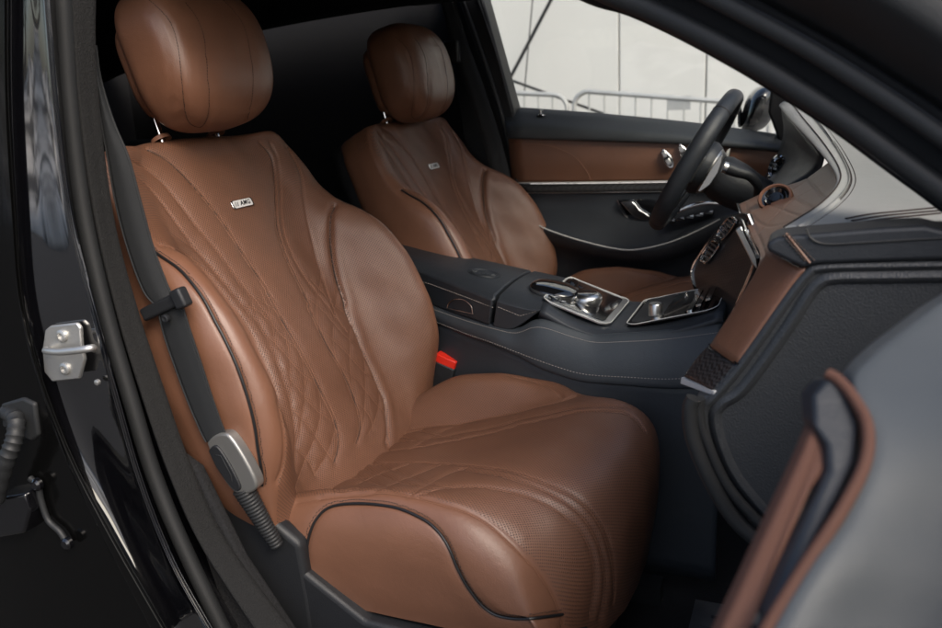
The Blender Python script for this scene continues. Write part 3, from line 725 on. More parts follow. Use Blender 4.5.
def rrect(x0, x1, y0, y1, r, up, n=6):
    q = []
    for cx, cy, a0 in ((x1-r, y1-r, 0), (x0+r, y1-r, 90), (x0+r, y0+r, 180), (x1-r, y0+r, 270)):
        for k in range(n+1):
            a = math.radians(a0+90*k/n); X = cx+r*math.cos(a); Y = cy+r*math.sin(a); q.append(np.array([X, Y, dz_at(X)+up]))
    return q
for nm, a, b in (('controller_surround', xa-.01, xb+.006), ('tray_surround', xc-.004, xd)):
    MB().prism(rrect(a, b, -.098, .098, .02, .000), (0, 0, .003)).build(nm, M_satin if nm[0] == 'c' else M_piano, cc)
    q = rrect(a, b, -.098, .098, .02, .0035); MB().tube(q+[q[0]], .0009, n=6).build('trim_rim', M_silver, cc)
MB().prism(rrect(xa-.004, xb-.006, -.088, .088, .016, .0032), (0, 0, .0015)).build('controller_plate', M_piano, cc)
mb = MB()
for sy in (-1, 1):
    for k in range(4):
        x = xa+.004+k*.017; mb.prism(rrect(x, x+.013, sy*.066-.013, sy*.066+.013, .003, .005), (0, 0, .004))
o = mb.build('button', M_piano, cc); 
for sy in (-.078,):
    mb = MB()
    for k in range(4): x = xa+.006+k*.017; mb.box((x+.006, -.078, dz_at(x)+.0093), (.004, .0006, .0003))
    mb.build('button_marks', M_white, cc)
# rotary controller
rc = P(587, 308, y=-.01)[0]; zc = dz_at(rc)
MB().lathe([(.0, .024), (.018, .0235), (.026, .021), (.0305, .016), (.031, .010), (.029, .004), (.027, .0), (.026, -.002)], (rc, -.012, zc+.004), (0, 0, 1), 40).build('rotary_controller', M_satin, cc)
MB().lathe([(.0, .0252), (.016, .0250), (.0200, .0240), (.0205, .0225)], (rc, -.012, zc+.004), (0, 0, 1), 32).build('controller_top', M_piano, cc)
# touchpad on its arched rest
tc0 = P(555, 289, y=-.02); sl = np.array([.95, 0, -.20]); sl /= np.linalg.norm(sl); su = np.array([-sl[2], 0, sl[0]])
def dome(h0, k0, k1, grow=1.0):
    g = np.zeros((13, 49, 3))
    for i in range(13):
        th = math.radians(k0+(k1-k0)*i/12)
        for j in range(49):
            ph = 2*math.pi*j/48; c_, s_ = math.cos(ph), math.sin(ph); r_ = math.cos(th)**.8
            g[i, j] = tc0+sl*(.050*grow*r_*math.copysign(abs(c_)**.85, c_))+np.array([0, .047*grow*r_*math.copysign(abs(s_)**.8, s_), 0])+su*(h0*math.sin(th))
    return g
gridmesh('pad_surface', dome(.012, 3, 90, .985), [M_piano], cc)
gridmesh('pad_shell', dome(.020, -88, 2), [M_satin], cc)
# cup tray: sunken dark well with rim objects
o = MB().prism(rrect(xc+.004, xd-.03, -.09, .09, .016, .0036), (0, 0, .0012)).build('tray_floor', M_plast, cc)
ck_ = P(656, 318, y=-.05)[0]
MB().lathe([(.0, .026), (.011, .026), (.013, .023), (.013, .0), (.017, -.001)], (ck_, -.055, dz_at(ck_)+.004), (0, 0, 1), 28).build('lighter_knob', M_satin, cc)
m3 = MB()
for k in range(3): m3.prism(rrect(xd-.055+k*.016, xd-.045+k*.016, -.085, .085, .002, .006+.006*k), (0, 0, .004))
m3.build('tray_slats', M_chrome, cc)

# ------------------------------------------------------------------ driver's door
dd = empty('door', (0, 0, 0), car); dd['label'] = 'closed far door behind the steering wheel'
r0 = PYV([(505, 106, .76), (600, 113, .76), (700, 123, .76), (800, 137, .76)])
r1 = PYV([(505, 112, .72), (600, 119, .72), (700, 129, .72), (800, 143, .72)])
r2 = PYV([(506, 124, .68), (600, 130, .68), (700, 137, .68), (800, 149, .68)])
r3 = PYV([(507, 137, .675), (600, 140, .675), (700, 144, .675), (800, 153, .675)])
r4 = PYV([(508, 138.5, .69), (600, 141.5, .69), (700, 145.5, .69), (800, 154, .69)])
patch('beltline_pad', [r0, r1, r2, r3, r4], [M_lining], dd, 6, 6, .01)
b0 = PYV([(508, 136, .690), (600, 139, .690), (700, 143, .690), (800, 152, .690)])
b1 = PYV([(510, 160, .684), (600, 161, .684), (700, 162, .684), (800, 166, .684)])
b2 = PYV([(512, 183, .69), (600, 182.5, .69), (700, 181, .69), (800, 180, .69)])
patch('leather_panel', [b0, b1, b2], [M_brown2], dd, 6, 6, .01)
qa = [(526, 144), (545, 145), (562, 150), (576, 158), (586, 170), (591, 180)]
mb = MB(); L = resample(smooth(PY(qa, .6825), 6), .0035)
for i in range(0, len(L)-1, 2): mb.tube(L[i:i+2], .0011, n=4)
mb.build('stitching', M_thread, dd)
MB().tube(smooth(PYV([(512, 183, .682), (600, 182, .682), (700, 180.5, .682), (800, 179.5, .682)]), 4), .0014, n=8).build('chrome_line', M_silver, dd)
c0_ = PYV([(514, 184, .686), (600, 183.5, .686), (700, 182, .686), (800, 181, .686)]); c1_ = PYV([(520, 192.5, .682), (600, 192, .682), (700, 190.5, .682), (800, 189, .682)])
patch('carbon_strip', [c0_, [(a+b)/2+np.array([0, -.003, 0]) for a, b in zip(c0_, c1_)], c1_], [M_carbon], dd, 3, 6, .008)
MB().tube(smooth(PYV([(520, 193, .680), (600, 192.5, .680), (700, 191, .680), (800, 190, .680)]), 4), .0012, n=8).build('chrome_line', M_satin, dd)
D = [PYV([(516, 192, .69), (560, 192, .69), (610, 192, .69), (660, 191, .69), (720, 190, .69), (780, 188, .69)]),
     PYV([(517, 208, .685), (560, 210, .685), (610, 212, .68), (660, 210, .68), (720, 202, .68), (780, 196, .68)]),
     PYV([(518, 217, .655), (560, 230, .635), (610, 242, .625), (660, 240, .625), (720, 214, .63), (780, 205, .64)]),
     PYV([(518, 221, .640), (560, 234.5, .62), (610, 247.5, .61), (660, 245, .61), (720, 219, .615), (780, 209, .63)]),
     PYV([(518, 228, .645), (560, 243, .625), (610, 256, .615), (660, 256, .615), (720, 236, .62), (780, 222, .63)])]
D.append([np.array([p[0], .665, p[2]-.09]) for p in D[-1]]); D.append([np.array([p[0], .68, .20]) for p in D[-1]])
patch('lower_panel', D, [M_black], dd, 5, 6, .01)
MB().tube(smooth(PYV([(518, 220, .634), (535, 224, .626), (549, 230, .618), (572, 238, .611), (596, 244.5, .606), (612, 248, .604), (630, 250, .603), (652, 247, .604), (676, 240, .606), (701, 229, .609), (720, 219, .611)]), 5), .0018, n=8).build('chrome_line', M_silver, dd)
Z1 = lambda pts: [(460+a/2.73, b/2.73) for a, b in pts]
hp = smooth(PY(Z1([(438, 552), (470, 550), (490, 572), (512, 586), (518, 600), (490, 598), (462, 585)]), .66), 3)[:-1]
o = MB().prism(hp, (0, .012, 0)).build('door_handle', M_chrome, dd); bev(o, .002, 2)
ho = smooth(PY(Z1([(430, 546), (520, 545), (560, 560), (535, 606), (490, 606), (450, 588), (430, 546)]), .672), 4)
MB().tube(ho, .0014, n=6).build('handle_rim', M_chrome, dd)
MB().prism(smooth(PY(Z1([(430, 546), (520, 545), (560, 560), (535, 606), (490, 606), (450, 588)]), .675), 4)[:-1], (0, .01, 0)).build('handle_recess', M_piano, dd)
MB().tube(smooth(PY(Z1([(560, 600), (600, 575), (640, 560), (680, 554), (712, 556)]), .64), 5), (.004, .006), n=8).build('pull_trim', M_chrome, dd)
# seat memory switches on the brown panel
for i, (cxp, cyp, ang) in enumerate(((667, 158, -62), (684, 153, -62))):
    c = P(cxp, cyp, y=.672); a = math.radians(ang); ux = np.array([math.cos(a), 0, math.sin(a)]); uz = np.array([-math.sin(a), 0, math.cos(a)])
    q = [c+ux*(.030*math.cos(t))*(1 if math.cos(t) > 0 else .9)+uz*.011*math.sin(t)*(1+.3*math.cos(t)) for t in np.linspace(0, 2*math.pi, 24, endpoint=False)]
    o = MB().prism(q, (0, .012, 0)).build('seat_switch', M_chrome, dd); bev(o, .002, 2)
    q = [c+np.array([0, -.002, 0])+(p-c)*.8 for p in q]; MB().prism(q, (0, .003, 0)).build('switch_face', M_piano, dd)
    for s_ in (-.4, .35): 
        o = MB().box(c+ux*.030*s_+np.array([0, -.005, 0]), (.009, .004, .006), np.stack([ux, [0, 1, 0], uz], 1)).build('switch_key', M_satin, dd); bev(o, .002, 2)
for i in range(5):
    c = P(672+i*9.5, 221-i*2.2, y=.63); o = MB().box(c, (.010, .016, .004)).build('window_switch', M_piano, dd); bev(o, .002, 2)
    o = MB().box(c+np.array([.004, -.012, .004]), (.0045, .003, .0022)).build('switch_tip', M_chrome, dd); bev(o, .001, 2)
pn = P(541, 114, y=.715)
MB().lathe([(.0, .016), (.0045, .016), (.005, .013), (.0045, .004), (.010, .003), (.012, 0)], pn-np.array([0, 0, .004]), (0, 0, 1), 20).build('lock_pin', M_chrome, dd)
# far window: frame, pane
gw = [P(a, b, y=.77) for a, b in ((478, -40), (516, 112), (790, 142), (790, 100), (700, 20), (640, -40))]
mk('window_pane', [p for p in gw]+[p+np.array([0, .004, 0]) for p in gw], [tuple(range(6)), tuple(range(11, 5, -1))]+[(i, (i+1) % 6, (i+1) % 6+6, i+6) for i in range(6)], [M_glass], dd, False)
MB().tube(smooth(PYV([(508, 110, .755), (600, 117, .755), (700, 127, .755), (800, 141, .755)]), 4), (.008, .005), n=8).build('window_seal', M_rub, dd)
# far centre pillar, far front pillar, far roof rail
o = MB().prism(PY([(432, -60), (476, -60), (483, 0), (513, 108), (524, 192), (534, 330), (486, 330), (470, 190), (452, 60)], .70), (0, .07, 0)).build('center_pillar', M_plast, car); o['label'] = 'far centre pillar behind the driver seat'; bev(o, .006, 2)
MB().tube(smooth(PY([(452, -30), (462, 0), (482, 55), (500, 110), (514, 165), (520, 200)], .695), 5), (.007, .008), n=10).build('door_seal', M_rub, car)
MB().tube(smooth(PY([(470, -30), (478, 0), (497, 58), (511, 112)], .70), 5), (.004, .004), n=8).build('door_seal', M_rub, car)
o = MB().prism([(-.4, .60, 1.40), (.40, .60, 1.40), (.80, .66, 1.18), (1.25, .72, .96), (1.25, .72, .90), (.78, .66, 1.12), (.38, .62, 1.34), (-.4, .62, 1.34)], (0, .07, 0)).build('far_roof_rail', M_plast, car); bev(o, .01, 3)
stp = [[P(a, b, y=.63), P(c_, d_, y=.65)] for a, b, c_, d_ in ((436, -20, 450, -22), (450, 40, 466, 36), (470, 100, 487, 95), (488, 160, 505, 154), (504, 230, 521, 225))]
patch('seat_belt', stp, [M_strap], car, 6, 3, .0018)['label'] = 'far seat belt beside the driver seat'
o = MB().box(P(452, 52, y=.62), (.022, .012, .03)).build('belt_guide', M_plast, car); bev(o, .006, 3)
# far door mirror
mr = empty('door_mirror', (0, 0, 0), car)
c = P(760, 108, y=.93); g = np.zeros((17, 25, 3))
for i in range(17):
    for j in range(25):
        th = -math.pi/2+math.pi*i/16; ph = 2*math.pi*j/24
        e = lambda a, k: math.copysign(abs(a)**k, a)
        g[i, j] = c+np.array([.055*e(math.cos(th), .6)*math.cos(ph)*.8+.02*math.sin(th), .11*e(math.cos(th), .6)*math.sin(ph), .062*e(math.sin(th), .7)])
gridmesh('mirror_housing', g, [M_paint], mr)
MB().prism([c+np.array([-.052, a*.085, b*.05]) for a, b in [(math.copysign(abs(math.cos(t))**.6, math.cos(t)), math.copysign(abs(math.sin(t))**.7, math.sin(t))) for t in np.linspace(0, 2*math.pi, 24, endpoint=False)]], (.006, 0, 0)).build('mirror_glass', M_chrome, mr, False)
o = MB().prism(PY([(772, 78), (800, 96), (812, 170), (784, 160), (778, 139), (768, 112)], .72), (0, .04, 0)).build('mirror_base', M_plast, mr); bev(o, .006, 2)
# ------------------------------------------------------------------ steering wheel
sw = empty('steering_wheel', (0, 0, 0), car)
WT, WB_ = P(735, 96, y=.375), P(658, 226, y=.375); WC = (WT+WB_)/2; e1 = (WT-WB_)/np.linalg.norm(WT-WB_); e2 = np.array([0, 1., 0]); en = np.cross(e1, e2); en /= np.linalg.norm(en)
if en[0] > 0: en = -en          # towards the driver
RW = np.linalg.norm(WT-WB_)/2
mb = MB(); n1, n2 = 96, 20; vs = []
for i in range(n1):
    a = 2*math.pi*i/n1; rd = e1*math.cos(a)+e2*math.sin(a)
    fat = 1+.10*math.exp(-((abs(math.sin(a))-.9)/.25)**2); fl = RW
    if math.cos(a) < -.86: fl = RW*.86/abs(math.cos(a))
    for k in range(n2):
        b = 2*math.pi*k/n2; vs.append(WC+rd*(fl+.0150*fat*math.cos(b))+en*.0185*fat*math.sin(b))
mb.add(vs, [(i*n2+k, i*n2+(k+1) % n2, ((i+1) % n1)*n2+(k+1) % n2, ((i+1) % n1)*n2+k) for i in range(n1) for k in range(n2)])
mb.build('rim', M_black, sw)
for a in (math.radians(38), math.radians(-38), math.radians(142), math.radians(-142)):
    rd = e1*math.cos(a)+e2*math.sin(a); tg = -e1*math.sin(a)+e2*math.cos(a)
    MB().tube([WC+rd*(RW+.0158*math.cos(b))+en*.0192*math.sin(b) for b in np.linspace(0, 2*math.pi, 25)], .0007, n=5).build('rim_seam', M_threadk, sw)
rot = np.stack([e2, np.cross(en, e2), en], 1)
o = MB().lathe([(0, .020), (.03, .019), (.05, .013), (.062, .002), (.064, -.01), (.058, -.024), (.0, -.03)], WC-en*.012, en, 32).build('airbag_hub', M_black, sw)
for a, wd in ((90, .034), (-90, .034), (180, .026)):
    a = math.radians(a); rd = e1*math.cos(a)+e2*math.sin(a); tg = -e1*math.sin(a)+e2*math.cos(a)
    o = MB().prism([WC+rd*.05+tg*wd-en*.018, WC+rd*(RW*.86 if wd < .03 else RW)-tg*-wd*.45-en*.01, WC+rd*(RW*.86 if wd < .03 else RW)-tg*wd*.45-en*.01, WC+rd*.05-tg*wd-en*.018], en*.016).build('spoke', M_satin, sw); bev(o, .004, 3)
pdl = [P(600+a/3.138, 60+b/3.138, y=.285) for a, b in ((384, 298), (374, 302), (352, 335), (328, 375), (305, 412), (314, 414), (345, 392), (370, 355), (382, 322))]
for k in (1, -1):
    q = [np.array([p[0], p[1] if k > 0 else .75-p[1], p[2]]) for p in pdl]
    o = MB().prism(q, (0, .004*k, 0)).build('shift_paddle', M_satin, sw); bev(o, .0015, 2)
MB().lathe([(.052, -.012), (.060, -.018), (.058, -.034), (.048, -.050)], WC, en, 40).build('wheel_cover', M_satin, sw)
o = MB().lathe([(0, .0), (.045, .0), (.052, -.015), (.052, -.05), (.046, -.09), (.044, -.22), (0, -.22)], WC-en*.050, en, 32).build('column_shroud', M_plast, sw)
stk = smooth([P(757, 196, y=.27), P(758, 186, y=.25), P(750, 176, y=.235), P(738, 172, y=.225), P(727, 168, y=.22)], 6)
MB().tube(stk, [(.008+.005*i/len(stk)) for i in range(len(stk))], n=14).build('stalk', M_plast, sw)
d_ = stk[-1]-stk[-3]; d_ /= np.linalg.norm(d_)
MB().tube([stk[-1]-d_*.001, stk[-1]+d_*.008], .0115, n=18).build('stalk_cap', M_satin, sw)
# ------------------------------------------------------------------ dashboard
da = empty('dashboard', (0, 0, 0), car)
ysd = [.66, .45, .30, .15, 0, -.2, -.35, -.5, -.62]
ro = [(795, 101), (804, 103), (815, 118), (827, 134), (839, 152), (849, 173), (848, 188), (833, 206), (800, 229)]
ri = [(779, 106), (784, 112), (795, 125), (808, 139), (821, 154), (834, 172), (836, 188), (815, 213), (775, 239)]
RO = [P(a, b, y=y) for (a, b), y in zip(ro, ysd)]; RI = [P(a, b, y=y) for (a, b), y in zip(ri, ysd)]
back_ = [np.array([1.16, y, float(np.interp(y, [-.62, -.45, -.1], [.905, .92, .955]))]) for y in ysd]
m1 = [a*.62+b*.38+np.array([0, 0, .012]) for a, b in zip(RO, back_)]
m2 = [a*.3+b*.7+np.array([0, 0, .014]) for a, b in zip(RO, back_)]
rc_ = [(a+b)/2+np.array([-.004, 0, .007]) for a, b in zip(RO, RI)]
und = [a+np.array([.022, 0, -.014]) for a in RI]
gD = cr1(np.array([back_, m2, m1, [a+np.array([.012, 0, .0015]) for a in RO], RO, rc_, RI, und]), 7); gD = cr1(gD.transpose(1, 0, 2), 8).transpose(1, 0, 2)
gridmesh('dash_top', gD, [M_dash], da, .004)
for rr_ in (14*2+7*0, 7*6): pass; bvD = bvh_of(gD)
RO_s = cr1(np.array(RO), 10); mb = MB()
for dx_ in (.002, .007):
    L_ = resample(RO_s, .006)
    for i in range(0, len(L_)-1): q_ = L_[i]+np.array([dx_, 0, .0012]); mb.tube([q_, q_+(L_[i+1]-L_[i])*.65], .0008, n=4)
mb.build('stitching', M_threadk, da)
MB().tube(gD[28]+np.array([0, -.0006, .0004]), .0011, n=6).build('edge_seam', M_threadk, da)
MB().tube(gD[35]+np.array([0, -.0006, .0006]), .0011, n=6).build('edge_seam', M_threadk, da)
# defroster slots in the top
vp = [P(a, b, y=-.45) for a, b in ((858, 216), (905, 211), (940, 207))]
for k in range(5):
    q = [np.array([.83+.05*i/4*0+.012*k, -.50+.10*i, 0]) for i in range(5)]
    out = []
    for p in q:
        h = bvD.ray_cast(Vector((p[0], p[1], 1.4)), Vector((0, 0, -1)))
        if h[0]: out.append(np.array(h[0])+np.array([0, 0, .001]))
    if len(out) > 2: MB().tube(out, (.0035, .0015), n=6).build('defroster_slat', M_piano, da)
for pl_ in ([(846, 219), (870, 214.5), (900, 211.5), (935, 208)], [(852, 221), (880, 216.5), (910, 213.5), (938, 211)], [(862, 222.5), (890, 218.5), (915, 216), (940, 213.5)]):
    l_ = cast(bvD, smooth(pl_, 5))
    if len(l_) > 3: MB().tube([p+np.array([0, 0, .0004]) for p in l_], (.0022, .0010), n=6).build('defroster_slat', M_threadk, da)
# quilted brown fascia
Q = [PYV([(829, 162, .12), (803, 180, .12), (770, 190, .12), (739, 204, .12)]),
     PYV([(836, 176, -.05), (808, 194, -.05), (778, 204, -.05), (744, 218, -.05)]),
     PYV([(837, 190, -.22), (810, 206, -.22), (784, 220, -.22), (752, 238, -.22)]),
     PYV([(815, 214, -.40), (798, 226, -.42), (780, 240, -.42), (760, 256, -.42)]),
     PYV([(777, 240, -.60), (770, 250, -.60), (762, 262, -.60), (750, 284, -.60)])]
gq = cr1(np.array(Q, float), 24); gq = cr1(gq.transpose(1, 0, 2), 24).transpose(1, 0, 2)
bq = bvh_of(gq); Z2b = lambda pts: [(600+a/3.138, 60+b/3.138) for a, b in pts]
ql = [Z2b(p) for p in ([(455, 470), (520, 520), (600, 508)], [(500, 440), (600, 480), (640, 492)], [(590, 415), (660, 460), (690, 470)], [(650, 370), (700, 430), (720, 440)],
    [(480, 560), (560, 480), (620, 430), (700, 390), (735, 380)], [(455, 500), (520, 455), (600, 410), (690, 350)], [(500, 600), (600, 505), (700, 440), (735, 425)], [(455, 450), (470, 500), (505, 570), (520, 620)])]
qc = [cast(bq, smooth(l, 5)) for l in ql]; qc = [l for l in qc if len(l) > 3]
nq = gnormals(gq); 
if nq[10, 10]@(CO-gq[10, 10]) < 0: nq = -nq
dq = dist_lines(gq.reshape(-1, 3), qc)
gq2 = gq+(nq.reshape(-1, 3)*(-.0015*np.exp(-(dq/.0022)**2))[:, None]).reshape(gq.shape)
gridmesh('quilted_fascia', gq2, [M_brown2], da, .004, -1)
# round speaker / vent set into the fascia
h = bq.ray_cast(Vector(CO), Vector(ray(776, 200)).normalized()); vc, vn = np.array(h[0]), np.array(h[1])
if vn@(CO-vc) < 0: vn = -vn
tcm = (CO-vc)/np.linalg.norm(CO-vc); vn = vn*.5+tcm*.5; vn /= np.linalg.norm(vn); vc = vc+vn*.008
MB().lathe([(.030, -.02), (.030, .000), (.028, .003), (.025, .003), (.023, -.001)], vc, vn, 32).build('vent_bezel', M_brown2, da)
MB().lathe([(.023, .0), (.020, -.001), (.018, .003), (.013, -.002), (.011, -.002), (.009, .001), (.0, .001)], vc, vn, 32).build('round_vent', M_piano, da)
# instrument recess, dark
I = [PYV([(781, 109, .62), (783, 135, .62), (772, 165, .62), (752, 190, .62)]), PYV([(796, 126, .40), (795, 148, .40), (785, 170, .40), (756, 196, .40)]), PYV([(822, 156, .14), (815, 172, .14), (790, 186, .14), (750, 204, .14)])]
patch('instrument_panel', I, [M_black], da, 6, 6, .006)
gI = cr1(cr1(np.array(I, float), 6).transpose(1, 0, 2), 6); hI = bvh_of(gI).ray_cast(Vector(CO), Vector(ray(777, 168)).normalized()); vc = np.array(hI[0])+ (CO-np.array(hI[0]))*.012; MB().lathe([(.030, -.004), (.031, .003), (.027, .005), (.024, -.002)], vc, (-.75, -.55, .25), 32).build('vent_rim', M_chrome, da)
MB().lathe([(.024, -.004), (0, -.004)], vc, (-.75, -.55, .25), 24).build('vent_throat', M_piano, da)
mb = MB()
for k in (-1, 0, 1): mb.box(vc+np.array([-.004, 0, .010*k]), (.004, .018, .0022))
mb.build('vent_slats', M_chrome, da)
MB().tube(smooth([P(a, b, t=float((vc-CO)@CF)-.01) for a, b in ((768, 180), (776, 182), (782, 188), (789, 190), (789, 183))], 5), .004, n=8).build('vent_trim', M_satin, da)
# centre stack
Cc = [PYV([(722, 224, .12), (704, 249, .12), (692, 272, .12), (699, 296, .12), (716, 322, .12)]),
      PYV([(731, 218, .04), (722, 246, .03), (712, 270, .03), (712, 296, .03), (720, 324, .03)]),
      PYV([(740, 213, -.05), (742, 240, -.07), (738, 268, -.07), (728, 298, -.07), (724, 326, -.07)]),
      PYV([(748, 215, -.11), (757, 240, -.13), (754, 266, -.13), (740, 300, -.13), (727, 328, -.13)])]
gS = cr1(np.array(Cc, float), 8); gS = cr1(gS.transpose(1, 0, 2), 8).transpose(1, 0, 2)
gridmesh('center_stack', gS, [M_carbon], da, .006)
for col_, rr_ in ((0, .0035), (-1, .0045)): MB().tube(gS[col_], rr_, n=8).build('stack_rim', M_chrome, da)
MB().tube(cr1(np.array([r[3] for r in Q[:4]]), 8)+np.array([-.003, -.003, 0]), .003, n=8).build('fascia_trim', M_chrome, da)
o = MB().prism(PY([(735, 230), (741, 226), (757, 257), (758, 271), (752, 264), (743, 246)], -.142), (0, .01, 0)).build('stack_bezel', M_satin, da); bev(o, .002, 2)
bS = bvh_of(gS)
def on_stack(pts, up=.004):
    out = []
    for a, b in pts:
        h = bS.ray_cast(Vector(CO), Vector(ray(a, b)).normalized())
        if h[0] is None: continue
        c = np.array(h[0]); nn = np.array(h[1]); nn = nn if nn@(CO-c) > 0 else -nn; out.append(c+nn*up)
    return out
for k_, (A_, B_) in enumerate((((736, 218), (722, 238)), ((719, 242), (705, 262)))):
    A_, B_ = np.array(A_, float), np.array(B_, float); d_ = (B_-A_); n_ = np.array([d_[1], -d_[0]])/np.linalg.norm(d_)*-4.2
    lp_ = [A_+n_*.2, A_+d_*.1-n_, A_+d_*.9-n_*.9, B_-n_*.2, A_+d_*.95+n_, A_+d_*.15+n_]
    lp3 = on_stack(smooth(lp_+[lp_[0]], 4))
    if len(lp3) > 6:
        MB().tube(lp3, .0024, n=8).build('vent_frame', M_chrome, da)
        bk = on_stack(smooth(lp_+[lp_[0]], 4)[:-1], .0015)
        MB().prism(bk, (-.001, 0, 0)).build('vent_throat', M_piano, da, False)
    for j in range(4):
        q_ = A_+d_*(.2+.2*j); sl_ = on_stack([q_-n_*.85, q_, q_+n_*.85], .0045)
        if len(sl_) == 3: MB().tube(sl_, .0016, n=6).build('vent_slat', M_satin, da)
# apron of the fascia down to the floor
lowA = [np.array([p[0]+.01, p[1], p[2]]) for p in (Q[0][3], Q[1][3], Q[2][3], Q[3][3], Q[4][3])]
patch('lower_dash', [lowA, [p+np.array([.05, 0, -.12]) for p in lowA], [np.array([.80, p[1], .35]) for p in lowA], [np.array([.95, p[1], .17]) for p in lowA]], [M_plast], da, 5, 6, .006)
# dash end on the open side: brown facing, carbon corner, metal foot
def face_strip(name, quadN, quadF, m, bulge=.004, th=.012):
    mid = [(a+b)/2+np.array([-bulge, 0, bulge*.3]) for a, b in zip(quadN, quadF)]
    inN = [p+np.array([.006, .020, 0]) for p in quadN]; inF = [p+np.array([.014, -.002, 0]) for p in quadF]
    return patch(name, [inN, quadN, mid, quadF, inF], m, da, 5, 5, .004)
face_strip('end_facing', PYV([(803, 269, -.683), (786, 293, -.683), (762, 327, -.683), (737, 364, -.683)]), PYV([(768, 250, -.62), (752, 278, -.62), (732, 311, -.62), (710, 345, -.62)]), [M_brown2])
face_strip('carbon_corner', PYV([(737, 365, -.684), (727, 378, -.684), (715, 391, -.684)]), PYV([(709, 345, -.615), (696, 359, -.615), (684, 376, -.615)]), [M_carbon], .003)
o = MB().prism([P(681, 377, y=-.612), P(714, 391, y=-.686), P(713, 396, y=-.686), P(680, 384, y=-.612)], (.008, .0, .002)).build('metal_foot', M_silver, da); bev(o, .0012, 2)
MB().tube(PYV([(738, 364, -.686), (709, 344, -.615)]), .0012, n=6).build('joint_line', M_piano, da)
pd = [(767, 243), (776, 238), (786, 236), (884, 228), (925, 226), (942, 230), (1010, 227), (1010, 257), (942, 260), (870, 262), (818, 264), (803, 268), (790, 262), (767, 251)]
o = MB().prism(PY(pd, -.690), (0, .055, 0)).build('end_pad', M_black, da); bev(o, .007, 4)
MB().tube(smooth(PY([(806, 229), (812, 239), (828, 244), (870, 242), (942, 238), (1010, 236)], -.6915), 5), .0010, n=6).build('pad_crease', M_rub, da)
mb = MB()
for off in (0, 8):
    a, b = P(783+off*.6, 235-off*.2, y=-.6915), P(806+off*1.2, 262, y=-.6915)
    for i in range(9): mb.tube([a+(b-a)*i/9, a+(b-a)*(i+.6)/9], .0009, n=4)
mb.build('stitching', M_threadk, da)
MB().tube(PY([(786, 233), (810, 263)], -.6905), .0013, n=6).build('pad_piping', M_brown2, da)
ep = [(803, 272), (817, 266), (880, 263), (1010, 259), (1010, 575), (800, 575), (772, 552), (735, 505), (712, 460), (700, 425), (694, 400), (715, 393), (738, 366), (762, 332), (788, 295)]
o = MB().prism(PY(ep, -.682), (0, .05, 0)).build('end_panel', M_panel, da); bev(o, .004, 3)
rg = smooth(PY([(1010, 275), (880, 277), (835, 278), (820, 283), (808, 296), (785, 332), (744, 388), (722, 404), (715, 418), (722, 448), (738, 480), (770, 518), (800, 548)], -.683), 6)
MB().sweep(rg, [(-.007, -.001), (-.004, .003), (0, .0045), (.004, .003), (.007, -.001)], up=(0, -1, 0)).build('panel_ridge', M_panel, da)
rg = smooth(PY([(1010, 264), (880, 266), (822, 268), (808, 275), (788, 300), (762, 337), (738, 370), (716, 396), (704, 410), (706, 434), (724, 482), (764, 530), (800, 566)], -.684), 6)
MB().sweep(rg, [(-.005, -.001), (-.003, .002), (0, .0032), (.003, .002), (.005, -.001)], up=(0, -1, 0)).build('panel_edge', M_panel, da)
for (pts_, r_, y_) in (([(694, 398), (690, 410), (693, 439), (711, 482), (735, 520), (768, 550), (820, 600)], .0085, -.70), ([(700, 398), (699, 412), (704, 434), (725, 482), (755, 518), (790, 550)], .006, -.695)):
    MB().tube(smooth(PY(pts_, y_), 6), r_, n=12).build('edge_seal', M_rub, da)
# ------------------------------------------------------------------ near front pillar and roof rail
ap = empty('front_pillar', (0, 0, 0), car); ap['label'] = 'near front pillar running up from the dashboard into the roof rail'
inn_ = PYV([(470, -60, -.60), (577, -1, -.60), (628, 16, -.60), (680, 40, -.61), (735, 70, -.62), (771, 92, -.625), (830, 130, -.635), (880, 167, -.645), (942, 213, -.66), (1010, 268, -.68)])
out_ = PYV([(520, -130, -.66), (660, -60, -.66), (705, -30, -.665), (760, 0, -.67), (812, 28, -.675), (850, 50, -.68), (905, 85, -.69), (950, 115, -.70), (1000, 150, -.71), (1060, 195, -.72)])
sk = PYV([(540, -190, -.72), (700, -120, -.73), (760, -90, -.73), (820, -60, -.735), (875, -32, -.74), (915, -10, -.745), (970, 24, -.75), (1020, 55, -.76), (1070, 90, -.77), (1130, 130, -.78)])
mid_ = [a*.55+b*.45+np.array([0, -.010, -.004]) for a, b in zip(inn_, out_)]
patch('pillar_trim', [[p+np.array([.02, .06, .03]) for p in inn_], inn_, mid_, out_], [M_head], ap, 5, 6, .01)
patch('pillar_skin', [[p+np.array([0, -.004, 0]) for p in out_], [(a+b)/2+np.array([.0, -.018, .0]) for a, b in zip(out_, sk)], sk, [p+np.array([.05, .03, .08]) for p in sk]], [M_rub], ap, 5, 6, .008)
MB().tube(smooth([a*.72+b*.28+np.array([0, -.016, -.004]) for a, b in zip(inn_, out_)], 5), (.010, .012), n=12).build('door_seal', M_rub, ap)
MB().tube(smooth([a*.25+b*.75+np.array([0, -.016, 0]) for a, b in zip(inn_, out_)], 5), (.006, .009), n=12).build('door_seal', M_rub, ap)
o = patch('windscreen', [[(.42, y, 1.36-.03*abs(y)) for y in (-.55, -.2, .2, .55)], [(.82, y*1.1, 1.17-.03*abs(y)) for y in (-.55, -.2, .2, .55)], [(1.20, y*1.2, .965) for y in (-.55, -.2, .2, .55)]], [M_glass], car, 4, 4, .004)
